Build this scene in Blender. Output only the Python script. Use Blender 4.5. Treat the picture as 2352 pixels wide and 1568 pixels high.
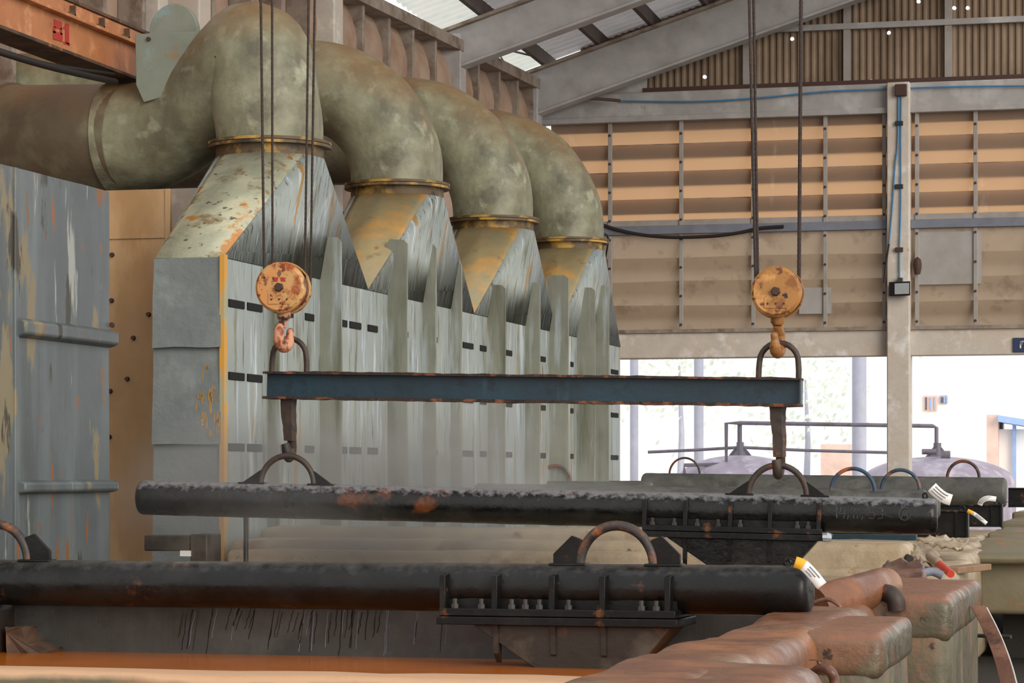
import bpy, bmesh, math, random
from mathutils import Vector, Matrix, noise
random.seed(7)
for o in list(bpy.data.objects): bpy.data.objects.remove(o)
S = bpy.context.scene
COL = S.collection

# ---------------------------------------------------------------- camera, world, exposure
A = math.radians(14.25); F = 6000.0; CZ = 1.7; SA, CA = math.sin(A), math.cos(A)
cam = bpy.data.objects.new('camera', bpy.data.cameras.new('camera')); COL.objects.link(cam)
cam.location = (0, 0, CZ); cam.rotation_euler = (math.pi/2, 0, A)
cam.data.sensor_width = 36; cam.data.lens = F/2352*36; cam.data.shift_y = (1085-784)/2352
cam.data.clip_start = .1; cam.data.clip_end = 500
S.camera = cam
W = bpy.data.worlds.new('world'); S.world = W; W.use_nodes = True
wn = W.node_tree.nodes; wl = W.node_tree.links
bgn = wn['Background']
bgn.inputs['Strength'].default_value = 1.28
tc = wn.new('ShaderNodeTexCoord'); sx = wn.new('ShaderNodeSeparateXYZ'); wr = wn.new('ShaderNodeValToRGB')
wl.new(tc.outputs['Generated'], sx.inputs[0]); wl.new(sx.outputs['Z'], wr.inputs[0]); wl.new(wr.outputs[0], bgn.inputs['Color'])
wr.color_ramp.elements[0].position = .0; wr.color_ramp.elements[0].color = (1, .97, .93, 1)
wr.color_ramp.elements[1].position = .9; wr.color_ramp.elements[1].color = (.95, .97, 1, 1)
def add_sun(name, energy, angle, elev, azim, color):
    l = bpy.data.lights.new(name, 'SUN'); l.energy = energy; l.angle = math.radians(angle); l.color = color
    o = bpy.data.objects.new(name, l); COL.objects.link(o)
    d = Vector((math.cos(elev)*math.cos(azim), math.cos(elev)*math.sin(azim), math.sin(elev)))   # towards the light
    o.rotation_euler = d.to_track_quat('Z', 'Y').to_euler(); o.location = d*40
add_sun('daylight', 2.3, 40, math.radians(18), math.radians(-42), (1, .92, .8))
S.view_settings.view_transform = 'Standard'; S.view_settings.look = 'None'
S.view_settings.gamma = 1; S.view_settings.use_curve_mapping = False
S.view_settings.exposure = -0.12

# ---------------------------------------------------------------- photo pixel + real depth -> place
def P(u, v, d):
    r = (u-1176)*d/F
    return Vector((r*CA-d*SA, r*SA+d*CA, CZ-(v-1085)*d/F))
def PX(u, v, X): return P(u, v, X/((u-1176)/F*CA-SA))
def PY(u, v, Y): return P(u, v, Y/((u-1176)/F*SA+CA))
def PZ(u, v, z): return P(u, v, (CZ-z)*F/(v-1085))

# ---------------------------------------------------------------- materials
def lin(h):
    h = h.lstrip('#'); c = [int(h[i:i+2], 16)/255 for i in (0, 2, 4)]
    return tuple((x/12.92 if x <= .04045 else ((x+.055)/1.055)**2.4) for x in c)+(1,)
MC = {}
def mat(name, base, patches=(), rough=.6, metal=0, bump=None, top=None, rvar=0, trans=0, spec=.5, grain=.12, tcol=None):
    """base colour + patches (colour, scale, threshold, softness, stretch xyz, offset) of wear; top = (colour, amount) over upward faces, dust on the ducts"""
    if name in MC: return MC[name]
    m = bpy.data.materials.new(name); m.use_nodes = True; n = m.node_tree.nodes; l = m.node_tree.links
    b = n['Principled BSDF']; out = n['Material Output']
    tc = n.new('ShaderNodeTexCoord'); co = tc.outputs['Object']
    def tex(scale, st=(1, 1, 1), off=0, det=6, rg=.6):
        mp = n.new('ShaderNodeMapping'); mp.inputs['Scale'].default_value = st; mp.inputs['Location'].default_value = (off, off*1.7, off*.6)
        l.new(co, mp.inputs[0]); t = n.new('ShaderNodeTexNoise'); t.inputs['Scale'].default_value = scale
        t.inputs['Detail'].default_value = det; t.inputs['Roughness'].default_value = rg; l.new(mp.outputs[0], t.inputs[0]); return t.outputs['Fac']
    def mix(f, a, bcol):
        x = n.new('ShaderNodeMix'); x.data_type = 'RGBA'
        l.new(f, x.inputs[0]); l.new(a, x.inputs[6]) if not isinstance(a, tuple) else setattr(x.inputs[6], 'default_value', a)
        x.inputs[7].default_value = bcol; return x.outputs[2]
    def ramp(f, t, s):
        r = n.new('ShaderNodeMapRange'); r.inputs[1].default_value = t-s; r.inputs[2].default_value = t+s; l.new(f, r.inputs[0]); return r.outputs[0]
    cb = lin(base); cd = tuple(x*(1-grain*2.2) for x in cb[:3])+(1,)
    cur = mix(ramp(tex(3.1, off=9), .5, .28), cb, cd)
    for p in patches:
        c, sc, th, so = p[:4]; st = p[4] if len(p) > 4 else (1, 1, 1); of = p[5] if len(p) > 5 else sc*1.3
        cur = mix(ramp(tex(sc, st, of), th, so), cur, lin(c))
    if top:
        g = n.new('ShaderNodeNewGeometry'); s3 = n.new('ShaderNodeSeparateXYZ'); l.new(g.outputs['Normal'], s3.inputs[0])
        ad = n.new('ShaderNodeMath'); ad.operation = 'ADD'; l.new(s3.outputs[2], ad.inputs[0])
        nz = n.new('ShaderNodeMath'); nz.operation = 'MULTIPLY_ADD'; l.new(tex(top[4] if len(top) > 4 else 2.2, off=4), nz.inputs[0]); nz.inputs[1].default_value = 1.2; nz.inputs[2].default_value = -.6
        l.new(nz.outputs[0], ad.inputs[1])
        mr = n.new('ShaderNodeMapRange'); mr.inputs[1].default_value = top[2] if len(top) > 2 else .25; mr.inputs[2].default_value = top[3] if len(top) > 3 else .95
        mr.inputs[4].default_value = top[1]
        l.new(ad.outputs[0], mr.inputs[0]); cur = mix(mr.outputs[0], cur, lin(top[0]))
    l.new(cur, b.inputs['Base Color']); b.inputs['Metallic'].default_value = metal
    b.inputs['Specular IOR Level'].default_value = spec
    if rvar:
        r = n.new('ShaderNodeMapRange'); r.inputs[1].default_value = .35; r.inputs[2].default_value = .65
        r.inputs[3].default_value = max(.05, rough-rvar); r.inputs[4].default_value = min(1, rough+rvar)
        l.new(tex(6, off=3), r.inputs[0]); l.new(r.outputs[0], b.inputs['Roughness'])
    else: b.inputs['Roughness'].default_value = rough
    if bump:
        bp = n.new('ShaderNodeBump'); bp.inputs['Strength'].default_value = bump[1]; bp.inputs['Distance'].default_value = bump[2] if len(bump) > 2 else .02
        l.new(tex(bump[0], bump[3] if len(bump) > 3 else (1, 1, 1), off=2), bp.inputs['Height']); l.new(bp.outputs[0], b.inputs['Normal'])
    if trans:
        t = n.new('ShaderNodeBsdfTranslucent'); (l.new(cur, t.inputs[0]) if not tcol else setattr(t.inputs[0], 'default_value', lin(tcol))); ms = n.new('ShaderNodeMixShader'); ms.inputs[0].default_value = trans
        l.new(b.outputs[0], ms.inputs[1]); l.new(t.outputs[0], ms.inputs[2]); l.new(ms.outputs[0], out.inputs[0])
    MC[name] = m; return m
V = (1, 1, .12)      # patches drawn out downwards
M = dict(
 duct=mat('duct_paint', '#77735c', [('#5c5b4b', 1.6, .53, .1), ('#92947b', 1.8, .57, .12), ('#9c9e86', 5, .64, .1), ('#9a6a3a', 3.4, .69, .04), ('#4a3a2c', 9, .74, .03)], .55, bump=(2.5, .5, .05), top=('#86653f', .85)),
 duct_brown=mat('duct_paint_brown', '#6f6350', [('#5b5244', 1.6, .55, .12), ('#7d7a63', 2.1, .6, .1), ('#4a3424', 4, .7, .03)], .55, bump=(2.5, .4, .05), top=('#82603d', .8)),
 flange=mat('flange_rusty', '#5c4a30', [('#b08a3e', 3, .55, .06), ('#2a2622', 5, .6, .05)], .6, bump=(20, .4, .01)),
 hood=mat('hood_side', '#99a19c', [('#8f9a9c', 1.2, .52, .12, (1, 1, .25)), ('#b9c3c6', 6, .63, .05, V), ('#6f6d5e', 7, .61, .06, V, 5), ('#98794a', 4, .64, .02, V, 8), ('#55534b', 22, .63, .04, (1, 1, .08)), ('#a9b6c8', 9, .64, .04, V, 12)], .5, bump=(9, .35, .02, V)),
 hood_end=mat('hood_end_grey', '#767d7e', [('#848b8a', 2, .6, .1), ('#69706f', 3, .6, .1)], .6, bump=(3.5, .6, .04)),
 hood_slope=mat('hood_slope', '#a9ad96', [('#c2bfa4', 2, .54, .1), ('#b9803f', 2.0, .595, .02), ('#857656', 4.4, .6, .05), ('#5a5548', 12, .64, .03)], .55, bump=(4, .5, .03)),
 hood_tan=mat('hood_tan', '#a1916a', [('#c38f45', 1.7, .56, .08), ('#8d8a70', 2.6, .6, .1), ('#6d5c40', 5, .66, .06)], .55, bump=(4, .4, .03)),
 hood_edge=mat('hood_edge_ochre', '#a9a98c', [('#c9943c', 2.5, .5, .04, (1, 1, .4))], .6),
 fin=mat('fin_olive', '#85887c', [('#9aa3a6', 5, .6, .06, V), ('#5e604f', 4, .6, .08, V), ('#a07b3c', 4, .76, .02, V)], .55, bump=(9, .3, .02, V)),
 slot=mat('slot_dark', '#0b0b0b', rough=.95),
 greypanel=mat('grey_panel', '#596164', [('#6b7476', 1.5, .55, .1, V), ('#4c5253', 2.3, .57, .08, V), ('#7d7259', 1.6, .635, .015, (1, 1, .35)), ('#7f5028', 2.6, .63, .012, (1, 1, .3)), ('#3a372e', 3.4, .62, .015, (1, 1, .25)), ('#969a94', 5, .64, .02, V, 3), ('#8a5228', 7, .65, .015, (1, 1, .2), 4)], .5, bump=(5, .3, .02)),
 beige=mat('beige_sheet', '#b08d63', [('#9a7347', 1.3, .55, .15, (1, 1, .3)), ('#c2a27a', 1.9, .6, .1, (1, 1, .3)), ('#5a3a22', 9, .78, .015)], .6),
 greypost=mat('grey_post', '#565753', [('#62625d', 3, .55, .1), ('#42423f', 6, .58, .08), ('#5e4632', 3, .7, .03)], .5, bump=(14, .3, .008)),
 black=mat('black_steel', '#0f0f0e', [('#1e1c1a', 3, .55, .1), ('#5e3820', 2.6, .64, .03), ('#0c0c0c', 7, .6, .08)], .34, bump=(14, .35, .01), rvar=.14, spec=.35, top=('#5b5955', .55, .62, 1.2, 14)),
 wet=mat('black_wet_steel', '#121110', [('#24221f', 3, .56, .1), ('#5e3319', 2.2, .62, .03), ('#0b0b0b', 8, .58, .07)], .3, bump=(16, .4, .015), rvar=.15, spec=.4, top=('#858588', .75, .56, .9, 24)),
 blackplain=mat('black_plain', '#0e0e0d', [('#1b1a18', 5, .58, .08), ('#5e3a20', 6, .65, .03)], .42, bump=(18, .3, .008), rvar=.1, spec=.3),
 cone=mat('post_base', '#332c25', [('#5d5347', 2, .56, .08), ('#6d6456', 3, .62, .06, V), ('#5a3620', 4, .64, .04)], .5, bump=(9, .3, .02)),
 rusty=mat('rusty_ring', '#43342c', [('#7d4526', 6, .6, .04), ('#2a2523', 7, .58, .06)], .55, bump=(25, .5, .006)),
 rustblue=mat('rusty_blue_ring', '#2f4862', [('#9a5a3a', 4, .5, .05), ('#2a2a2c', 7, .62, .06)], .5, bump=(25, .3, .005)),
 teal=mat('beam_teal', '#1c3846', [('#152833', 2, .55, .12), ('#3b5f6a', 3, .66, .06, V), ('#14222a', 6, .63, .06), ('#21365f', 3, .76, .02)], .42, bump=(9, .3, .01)),
 rustedge=mat('beam_rust', '#35221a', [('#7a4527', 9, .56, .05), ('#1c1512', 12, .58, .06)], .7, bump=(40, .6, .008)),
 yellow=mat('block_cream', '#cfa468', [('#c98a50', 3, .52, .06), ('#9a4a22', 6, .56, .04), ('#7d3518', 9, .585, .03), ('#41200f', 16, .62, .02)], .5, bump=(16, .3, .006)),
 ochre=mat('block_ochre', '#b07a3c', [('#c98f52', 3, .57, .03), ('#8a5526', 4.5, .57, .03), ('#6a3a18', 9, .59, .03), ('#2e1b10', 13, .63, .02)], .45, bump=(16, .4, .008)),
 pinkhook=mat('hook_paint', '#d79a77', [('#8a4020', 9, .56, .04), ('#3a241c', 10, .6, .04)], .5, bump=(22, .3, .005)),
 ochrehook=mat('hook_ochre', '#a5703c', [('#6a3a1c', 6, .58, .05), ('#2e211a', 7, .64, .04)], .5, bump=(22, .3, .005)),
 redpaint=mat('red_mark', '#b5332a', [('#8a3a22', 20, .62, .05)], .6),
 rope=mat('wire_rope', '#3f2d24', [('#241b17', 60, .5, .1)], .7, bump=(120, .8, .004)),
 tank=mat('tank_brown', '#7d5239', [('#96623f', 1.7, .56, .12), ('#6b4433', 2.4, .58, .1), ('#7c7259', 2.1, .63, .07), ('#4a2f24', 8, .7, .04)], .42, bump=(6, .6, .03), rvar=.16),
 tankcap=mat('tank_cap', '#5f5643', [('#85583f', 1.9, .6, .08), ('#54402f', 3, .58, .08), ('#776e58', 3, .6, .06), ('#372a20', 11, .65, .03)], .42, bump=(8, .6, .025), rvar=.16, top=('#84573f', 1, .45, .9)),
 tankface=mat('tank_face', '#5d5743', [('#6a6350', 2, .55, .1), ('#8b6248', 2.2, .6, .07), ('#55483a', 7, .68, .05), ('#7a755f', 4, .6, .06, V), ('#3a3126', 9, .64, .03)], .55, bump=(9, .6, .02), ),
 cover=mat('tank_cover', '#aa987e', [('#b9a68a', 1.8, .56, .1), ('#9d8868', 2.5, .57, .08, (.3, 1, 1)), ('#8a6a50', 3, .63, .05), ('#6d5b44', 7, .68, .04)], .5, bump=(7, .5, .03), rvar=.15),
 tankright=mat('tank_right', '#857a62', [('#6f6850', 1.5, .55, .12), ('#b0674a', 2, .64, .06, (1, 1, 2)), ('#7b6a52', 4, .62, .07)], .55, bump=(7, .4, .02)),
 liner=mat('tank_liner', '#4a4a47', [('#3a3a38', 1.5, .55, .12), ('#5d5d59', 2, .6, .1)], .25, bump=(12, .3, .01, V), rvar=.1),
 frontrim=mat('front_rim', '#6d6449', [('#5a523c', 2, .55, .1), ('#8a6a4a', 3, .62, .06)], .5, bump=(6, .5, .02), top=('#bf9672', 1, .3, .7)),
 liquid=mat('acid', '#a35210', [('#b56318', 1, .5, .2)], .22, spec=.3, bump=(3, .1, .01)),
 white=mat('white_steel', '#a9a6a5', [('#9a9492', 1.5, .58, .12), ('#b8b6b6', 2, .62, .1), ('#8a7a6c', 5, .72, .04)], .6),
 whiterafter=mat('rafter_paint', '#b9b6b6', [('#96918f', 1.5, .58, .12), ('#b0aeb0', 2, .62, .1)], .6),
 concrete=mat('white_concrete', '#cfc6bc', [('#c2b4a6', 2, .55, .1), ('#dcd8d4', 3, .62, .08), ('#a89a8c', 6, .72, .03)], .8, bump=(10, .3, .02)),
 batten=mat('batten_paint', '#a39d99', [('#8f857c', 3, .6, .08)], .6),
 bluerail=mat('blue_rail', '#7b7f8d', [('#6b6d78', 3, .58, .1)], .6),
 blade_hi=mat('louver_sheet_warm', '#b0a08e', [('#a59a8c', 2.2, .6, .1, (1, 1, .2)), ('#c9c0b6', 3.1, .66, .04, (1, 1, .1))], .6, trans=.52, grain=.05, tcol='#f2bd8a'),
 blade_lo=mat('louver_sheet_beige', '#b8a48f', [('#b3a08a', 2.2, .6, .1, (1, 1, .2)), ('#9d8a76', 3, .62, .07)], .6, trans=.34, grain=.05),  # lower sheets: shade from outside put into a duller, less translucent material
 palesheet=mat('pale_sheet', '#b9b6b4', [('#a9a29c', 2, .55, .12)], .6, trans=.2, grain=.05),
 wallsheet=mat('wall_sheet', '#cdb19c', [('#a8836a', 1.5, .56, .12), ('#c5ac9a', 2, .6, .1)], .6, trans=.25),
 wallpost=mat('wall_post', '#9c8e82', [('#6e5c4e', 3, .56, .1), ('#9d938a', 5, .62, .08)], .7),
 purlin=mat('purlin_brown', '#5b4f4a', [('#4a3f3a', 3, .55, .1)], .7),
 roof=mat('roof_sheet', '#b9b4b2', [('#a09a97', 2, .6, .1, (.2, 1, 1))], .5, trans=.45),
 skylight=mat('roof_skylight', '#e3e2d8', [('#c9d4cc', 2, .6, .1)], .5, trans=.8, grain=.04),
 girder=mat('girder_orange', '#c07f52', [('#a56540', 2, .55, .12), ('#cf9468', 5, .62, .08), ('#8a4e30', 3, .68, .05)], .55, bump=(25, .25, .006)),
 girderdark=mat('girder_dark', '#5e4636', [('#3a2c24', 4, .56, .08), ('#8a5a3a', 5, .64, .06)], .7),
 bracket=mat('plate_green', '#858c80', [('#7fa0a5', 1.4, .56, .05), ('#8a6f4c', 4, .68, .05)], .55, bump=(4, .3, .02)),
 blue=mat('blue_cable', '#4a86b4', rough=.45), cableblack=mat('black_cable', '#241e1c', rough=.6), conduit=mat('conduit', '#5e4a44', rough=.6),
 boxbrown=mat('junction_brown', '#4a3029', rough=.7), lampblack=mat('lamp_black', '#1d2226', rough=.4), lampglass=mat('lamp_glass', '#c3cbd0', rough=.15),
 navy=mat('sign_navy', '#26355c', rough=.5), signwhite=mat('sign_white', '#e4e0e0', rough=.5),
 tagwhite=mat('tag_white', '#e9e6e4', rough=.5, grain=.02), tagyellow=mat('tag_yellow', '#f0b22c', rough=.5, grain=.02), tagink=mat('tag_ink', '#8b8b93', rough=.6),
 floor=mat('floor_concrete', '#221d18', [('#17130f', 1, .55, .12)], .7, bump=(6, .4, .02)),
 ground=mat('outdoor_ground', '#d8d6d2', [('#cac6c0', .4, .55, .15)], .9),
 rustring=mat('rust_patched_ring', '#3a3532', [('#6f4026', 4, .5, .05), ('#86502f', 9, .58, .05), ('#232020', 7, .6, .05)], .5, bump=(25, .5, .006)),
 lav=mat('outdoor_column', '#b9bccd', [('#a9acc4', 2, .6, .1)], .6), lavpipe=mat('outdoor_pipe', '#6d6877', [('#574a4a', 5, .6, .08)], .5),  # lavender tints: pale wash of the bloom put into the colour
 dome=mat('outdoor_dome', '#a79fb0', [('#8d7f90', 2, .55, .1), ('#bdb9c8', 3, .6, .1)], .5),
 pink=mat('outdoor_pink', '#f3d3c6', rough=.8), blueroof=mat('outdoor_blue', '#9fbdf0', rough=.5), palehouse=mat('outdoor_house', '#f6f2ee', rough=.8, grain=.02),
 leaf=mat('outdoor_leaf', '#f0fbea', [('#fbfff8', .8, .5, .1)], .8, trans=.5), redhose=mat('red_hose', '#d8432c', rough=.45), wood=mat('old_wood', '#9c7a5c', [('#7d5d42', 4, .55, .1, (.2, 1, 1))], .7),  # leaf: overexposed daylight put into a near-white green
 cloth=mat('stiff_cloth', '#a3927b', [('#8a765e', 4, .55, .1), ('#7a4a36', 3, .66, .06)], .7, bump=(14, .4, .01)), rag=mat('rust_sheet', '#6f4a3a', [('#8b6450', 4, .55, .1), ('#4a2e24', 6, .62, .06)], .35, bump=(14, .6, .01)),
 steel=mat('bolt_steel', '#3d3c3a', [('#2a2624', 9, .55, .08)], .45), weld=mat('weld_bead', '#3d3c39', rough=.35), drip=mat('wet_drip', '#0c0c0c', rough=.15), peel=mat('bare_ochre', '#b58a4c', [('#8c7548', 6, .55, .08)], .7),
 lampdarkrust=mat('dark_rust', '#241a14', [('#3a271b', 3, .56, .1), ('#55341f', 5, .64, .04)], .6, bump=(9, .5, .02)),
 dripw=mat('bright_drip', '#87909c', rough=.15),
 foil=mat('foil', '#c9ced8', rough=.2, metal=.8), ropewhite=mat('white_cord', '#cfcac6', rough=.7))

# corrugated sheet with rust-through holes: the light comes through them
def holes_mat(name, base, pts, r):
    m = mat(name, base, [('#6d5a48', 2, .55, .12, (1, 1, .3)), ('#8f7a66', 5, .6, .1, V)], .7)
    n = m.node_tree.nodes; l = m.node_tree.links; b = n['Principled BSDF']; out = n['Material Output']
    tc = n.new('ShaderNodeTexCoord'); cur = None
    for p in pts:
        d = n.new('ShaderNodeVectorMath'); d.operation = 'SUBTRACT'; l.new(tc.outputs['Object'], d.inputs[0]); d.inputs[1].default_value = p
        s = n.new('ShaderNodeVectorMath'); s.operation = 'MULTIPLY'; l.new(d.outputs[0], s.inputs[0]); s.inputs[1].default_value = (1, 0, 1)
        e = n.new('ShaderNodeVectorMath'); e.operation = 'LENGTH'; l.new(s.outputs[0], e.inputs[0])
        if cur is None: cur = e.outputs['Value']
        else:
            k = n.new('ShaderNodeMath'); k.operation = 'MINIMUM'; l.new(cur, k.inputs[0]); l.new(e.outputs['Value'], k.inputs[1]); cur = k.outputs[0]
    k = n.new('ShaderNodeMath'); k.operation = 'LESS_THAN'; l.new(cur, k.inputs[0]); k.inputs[1].default_value = r
    t = n.new('ShaderNodeBsdfTransparent'); ms = n.new('ShaderNodeMixShader')
    l.new(k.outputs[0], ms.inputs[0]); l.new(b.outputs[0], ms.inputs[1]); l.new(t.outputs[0], ms.inputs[2]); l.new(ms.outputs[0], out.inputs[0])
    return m

# ---------------------------------------------------------------- mesh helpers
def box(bm, lo, hi, mx=None, cuts=None):
    x0, y0, z0 = lo; x1, y1, z1 = hi
    vs = [bm.verts.new(Vector(c)) for c in ((x0,y0,z0),(x1,y0,z0),(x1,y1,z0),(x0,y1,z0),(x0,y0,z1),(x1,y0,z1),(x1,y1,z1),(x0,y1,z1))]
    if mx:
        for v in vs: v.co = mx @ v.co
    for f in ((0,3,2,1),(4,5,6,7),(0,1,5,4),(1,2,6,5),(2,3,7,6),(3,0,4,7)): bm.faces.new([vs[i] for i in f])
    return bm
def hexa(bm, b4, t4):
    vs = [bm.verts.new(Vector(c)) for c in list(b4)+list(t4)]
    for f in ((0,3,2,1),(4,5,6,7),(0,1,5,4),(1,2,6,5),(2,3,7,6),(3,0,4,7)): bm.faces.new([vs[i] for i in f])
    bmesh.ops.recalc_face_normals(bm, faces=bm.faces); return bm
def prism(bm, pts, ext):
    a = [bm.verts.new(Vector(p)) for p in pts]; b = [bm.verts.new(Vector(p)+Vector(ext)) for p in pts]
    bm.faces.new(a); bm.faces.new(b[::-1]); n = len(pts)
    for i in range(n): bm.faces.new((a[i], b[i], b[(i+1)%n], a[(i+1)%n]))
    bmesh.ops.recalc_face_normals(bm, faces=bm.faces); return bm
def tube(bm, pts, r, seg=16, caps=True, jit=0):
    pts = [Vector(p) for p in pts]; n = len(pts); rings = []; up = None
    for i, p in enumerate(pts):
        t = (pts[min(i+1, n-1)]-pts[max(i-1, 0)]).normalized()
        if up is None:
            up = Vector((0, 0, 1)) if abs(t.z) < .9 else Vector((0, 1, 0))
        x = up.cross(t).normalized(); up = t.cross(x).normalized()
        rr = (r[i] if isinstance(r, (list, tuple)) else r)
        if jit: rr *= 1+random.uniform(-jit, jit)
        rings.append([bm.verts.new(p+(x*math.cos(2*math.pi*k/seg)+up*math.sin(2*math.pi*k/seg))*rr) for k in range(seg)])
    for a, b in zip(rings, rings[1:]):
        for k in range(seg): bm.faces.new((a[k], a[(k+1)%seg], b[(k+1)%seg], b[k]))
    if caps: bm.faces.new(rings[0][::-1]); bm.faces.new(rings[-1])
    return bm
def lathe(bm, prof, org, axis, seg=32):
    axis = Vector(axis).normalized(); u = axis.orthogonal().normalized(); w = axis.cross(u); org = Vector(org); rings = []
    for r, h in prof:
        if r < 1e-6: rings.append([bm.verts.new(org+axis*h)])
        else: rings.append([bm.verts.new(org+axis*h+(u*math.cos(2*math.pi*k/seg)+w*math.sin(2*math.pi*k/seg))*r) for k in range(seg)])
    for a, b in zip(rings, rings[1:]):
        for k in range(seg):
            k2 = (k+1)%seg
            if len(a) == 1 and len(b) == 1: continue
            if len(a) == 1: bm.faces.new((a[0], b[k], b[k2]))
            elif len(b) == 1: bm.faces.new((a[k], b[0], a[k2]))
            else: bm.faces.new((a[k], b[k], b[k2], a[k2]))
    bmesh.ops.recalc_face_normals(bm, faces=bm.faces); return bm
def smooth_path(pts, n=6):
    pts = [Vector(p) for p in pts]; out = []
    for i in range(len(pts)-1):
        p0 = pts[max(i-1, 0)]; p1 = pts[i]; p2 = pts[i+1]; p3 = pts[min(i+2, len(pts)-1)]
        for k in range(n):
            t = k/n
            out.append(.5*((2*p1)+(-p0+p2)*t+(2*p0-5*p1+4*p2-p3)*t*t+(-p0+3*p1-3*p2+p3)*t**3))
    out.append(pts[-1]); return out
def rough(bm, amp, freq, seed=0, sub=0):
    if sub: bmesh.ops.subdivide_edges(bm, edges=bm.edges[:], cuts=sub, use_grid_fill=True)
    for v in bm.verts:
        q = v.co*freq+Vector((seed, seed*2.3, seed*.7)); v.co += Vector((noise.noise(q), noise.noise(q+Vector((31, 7, 3))), noise.noise(q+Vector((5, 77, 13)))))*amp
    return bm
def obj(name, bm, m, parent=None, smooth=None, bevel=0, org=None, local=False, bseg=2):
    """links one mesh object; without a parent its origin goes to the middle of its base"""
    if bm is None: return None
    if parent is not None:
        if not local:
            r = parent
            while r.parent: r = r.parent
            inv = r.matrix_basis.inverted(); bmesh.ops.transform(bm, matrix=inv, verts=bm.verts)
        loc = Vector((0, 0, 0))
    else:
        xs = [v.co for v in bm.verts]; lo = Vector([min(c[i] for c in xs) for i in range(3)]); hi = Vector([max(c[i] for c in xs) for i in range(3)])
        loc = Vector(((lo.x+hi.x)/2, (lo.y+hi.y)/2, lo.z)) if org is None else Vector(org)
        bmesh.ops.translate(bm, vec=-loc, verts=bm.verts)
    me = bpy.data.meshes.new(name); bm.to_mesh(me); bm.free()
    o = bpy.data.objects.new(name, me); COL.objects.link(o); o.location = loc
    me.materials.append(M[m] if isinstance(m, str) else m)
    if smooth is not None:
        me.polygons.foreach_set('use_smooth', [True]*len(me.polygons)); me.set_sharp_from_angle(angle=math.radians(smooth))
    if bevel:
        b = o.modifiers.new('bevel', 'BEVEL'); b.width = bevel; b.segments = bseg; b.limit_method = 'ANGLE'; b.angle_limit = math.radians(40); b.harden_normals = False
        if smooth is None: me.polygons.foreach_set('use_smooth', [True]*len(me.polygons)); me.set_sharp_from_angle(angle=math.radians(50))
    if parent is not None: o.parent = parent
    return o
def tag(o, label, cat, group=None, kind=None):
    o['label'] = label; o['category'] = cat
    if group: o['group'] = group
    if kind: o['kind'] = kind
    return o
def struct(o, label=None):
    o['kind'] = 'structure'
    if label: o['label'] = label
    return o
def thing(name, label, cat, loc=(0, 0, 0), group=None, mx=None):
    o = bpy.data.objects.new(name, None); COL.objects.link(o); o.empty_display_size = .1
    if mx is not None: o.matrix_basis = mx
    else: o.location = loc
    bpy.context.view_layer.update()
    return tag(o, label, cat, group)
def sgroup(name, label, loc=(0, 0, 0)):
    o = bpy.data.objects.new(name, None); COL.objects.link(o); o.location = loc; return struct(o, label)
def copy_part(o, parent, delta):
    c = o.copy(); COL.objects.link(c); c.parent = parent; c.location = o.location+Vector(delta); return c
B = bmesh.new

# ---------------------------------------------------------------- the setting
struct(obj('floor', box(B(), (-16, 2, -.1), (12, 47, 0)), 'floor'), 'dark stained concrete floor of the works hall')
struct(obj('trim_1', box(B(), (-60, 47, -.12), (60, 190, -.02)), 'ground'), 'pale ground outside the hall')

YW = 45.0
def W_(u, v, dy=0): return PY(u, v, YW+dy)
# left wall line, through two photo points
LA, LB = P(1232, 220, 46.6), P(770, 0, 37.1); LD = (LB-LA); LD.z = 0; LN = Vector((-LD.y, LD.x, 0)).normalized()
if LN.x < 0: LN = -LN
LT = LD.normalized()
ZE = LA.z
def onwall(u, v=1085, off=0):
    """point of the left wall plane (moved off towards the room) seen at u, v"""
    k = (u-1176)/F; dr = Vector((k*CA-SA, k*SA+CA, 0)); q = LA+LN*off
    d = (q.x*LN.x+q.y*LN.y)/(dr.x*LN.x+dr.y*LN.y); return P(u, v, d)
wl_ = sgroup('wall_left', 'left hall wall of pinkish sheets between vertical posts', LA*1)
wend = LA+LT*34
def wallbox(bm, t0, t1, o0, o1, z0, z1):
    a = LA+LT*t0; b = LA+LT*t1; q = [a+LN*o0, b+LN*o0, b+LN*o1, a+LN*o1]
    return hexa(bm, [Vector((p.x, p.y, z0)) for p in q], [Vector((p.x, p.y, z1)) for p in q])
def tpos(u, off=.2):
    p = onwall(u, 1085, off); return (p-LA).dot(LT)
bm = B()
hx = [(-.3, 0), (34, 0)]
wallbox(bm, -.3, 34, -.12, -.06, 0, ZE+.1); obj('sheet', bm, 'wallsheet', wl_)
# curved lapped sheets, two courses high, between the posts
us = [700, 765, 826, 886, 941, 993, 1050, 1092, 1140, 1182, 1218]
ts = [tpos(u) for u in us]
for i in range(len(ts)-1):
    for z0, z1 in ((ZE-.02, ZE-1.0), (ZE-.95, ZE-2.0), (ZE-1.95, ZE-3.0)):
        bm = B(); n = 6; row = []
        for k in range(n+1):
            f = k/n; z = z0+(z1-z0)*f; off = .02+.16*math.sin(f*math.pi*.9)
            row.append([bm.verts.new(Vector(((LA+LT*t+LN*off).x, (LA+LT*t+LN*off).y, z))) for t in (ts[i], ts[i+1])])
        for a, b in zip(row, row[1:]): bm.faces.new((a[0], a[1], b[1], b[0]))
        obj('lapped_sheet', bm, 'wallsheet', wl_, smooth=60)
for u in us+[640, 570, 480, 320, 230, 120, 20]:
    t = tpos(u); bm = B(); wallbox(bm, t-.05, t+.05, -.05, .26, 0, ZE); obj('post', bm, 'wallpost', wl_)
bm = B(); wallbox(bm, -.3, 34, -.1, .34, ZE-.02, ZE+.16); obj('top_rail', bm, 'wallpost', wl_)
bm = B(); wallbox(bm, 17, 34, .0, .3, 4.6, 4.9); obj('rail', bm, 'wallpost', wl_)

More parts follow.
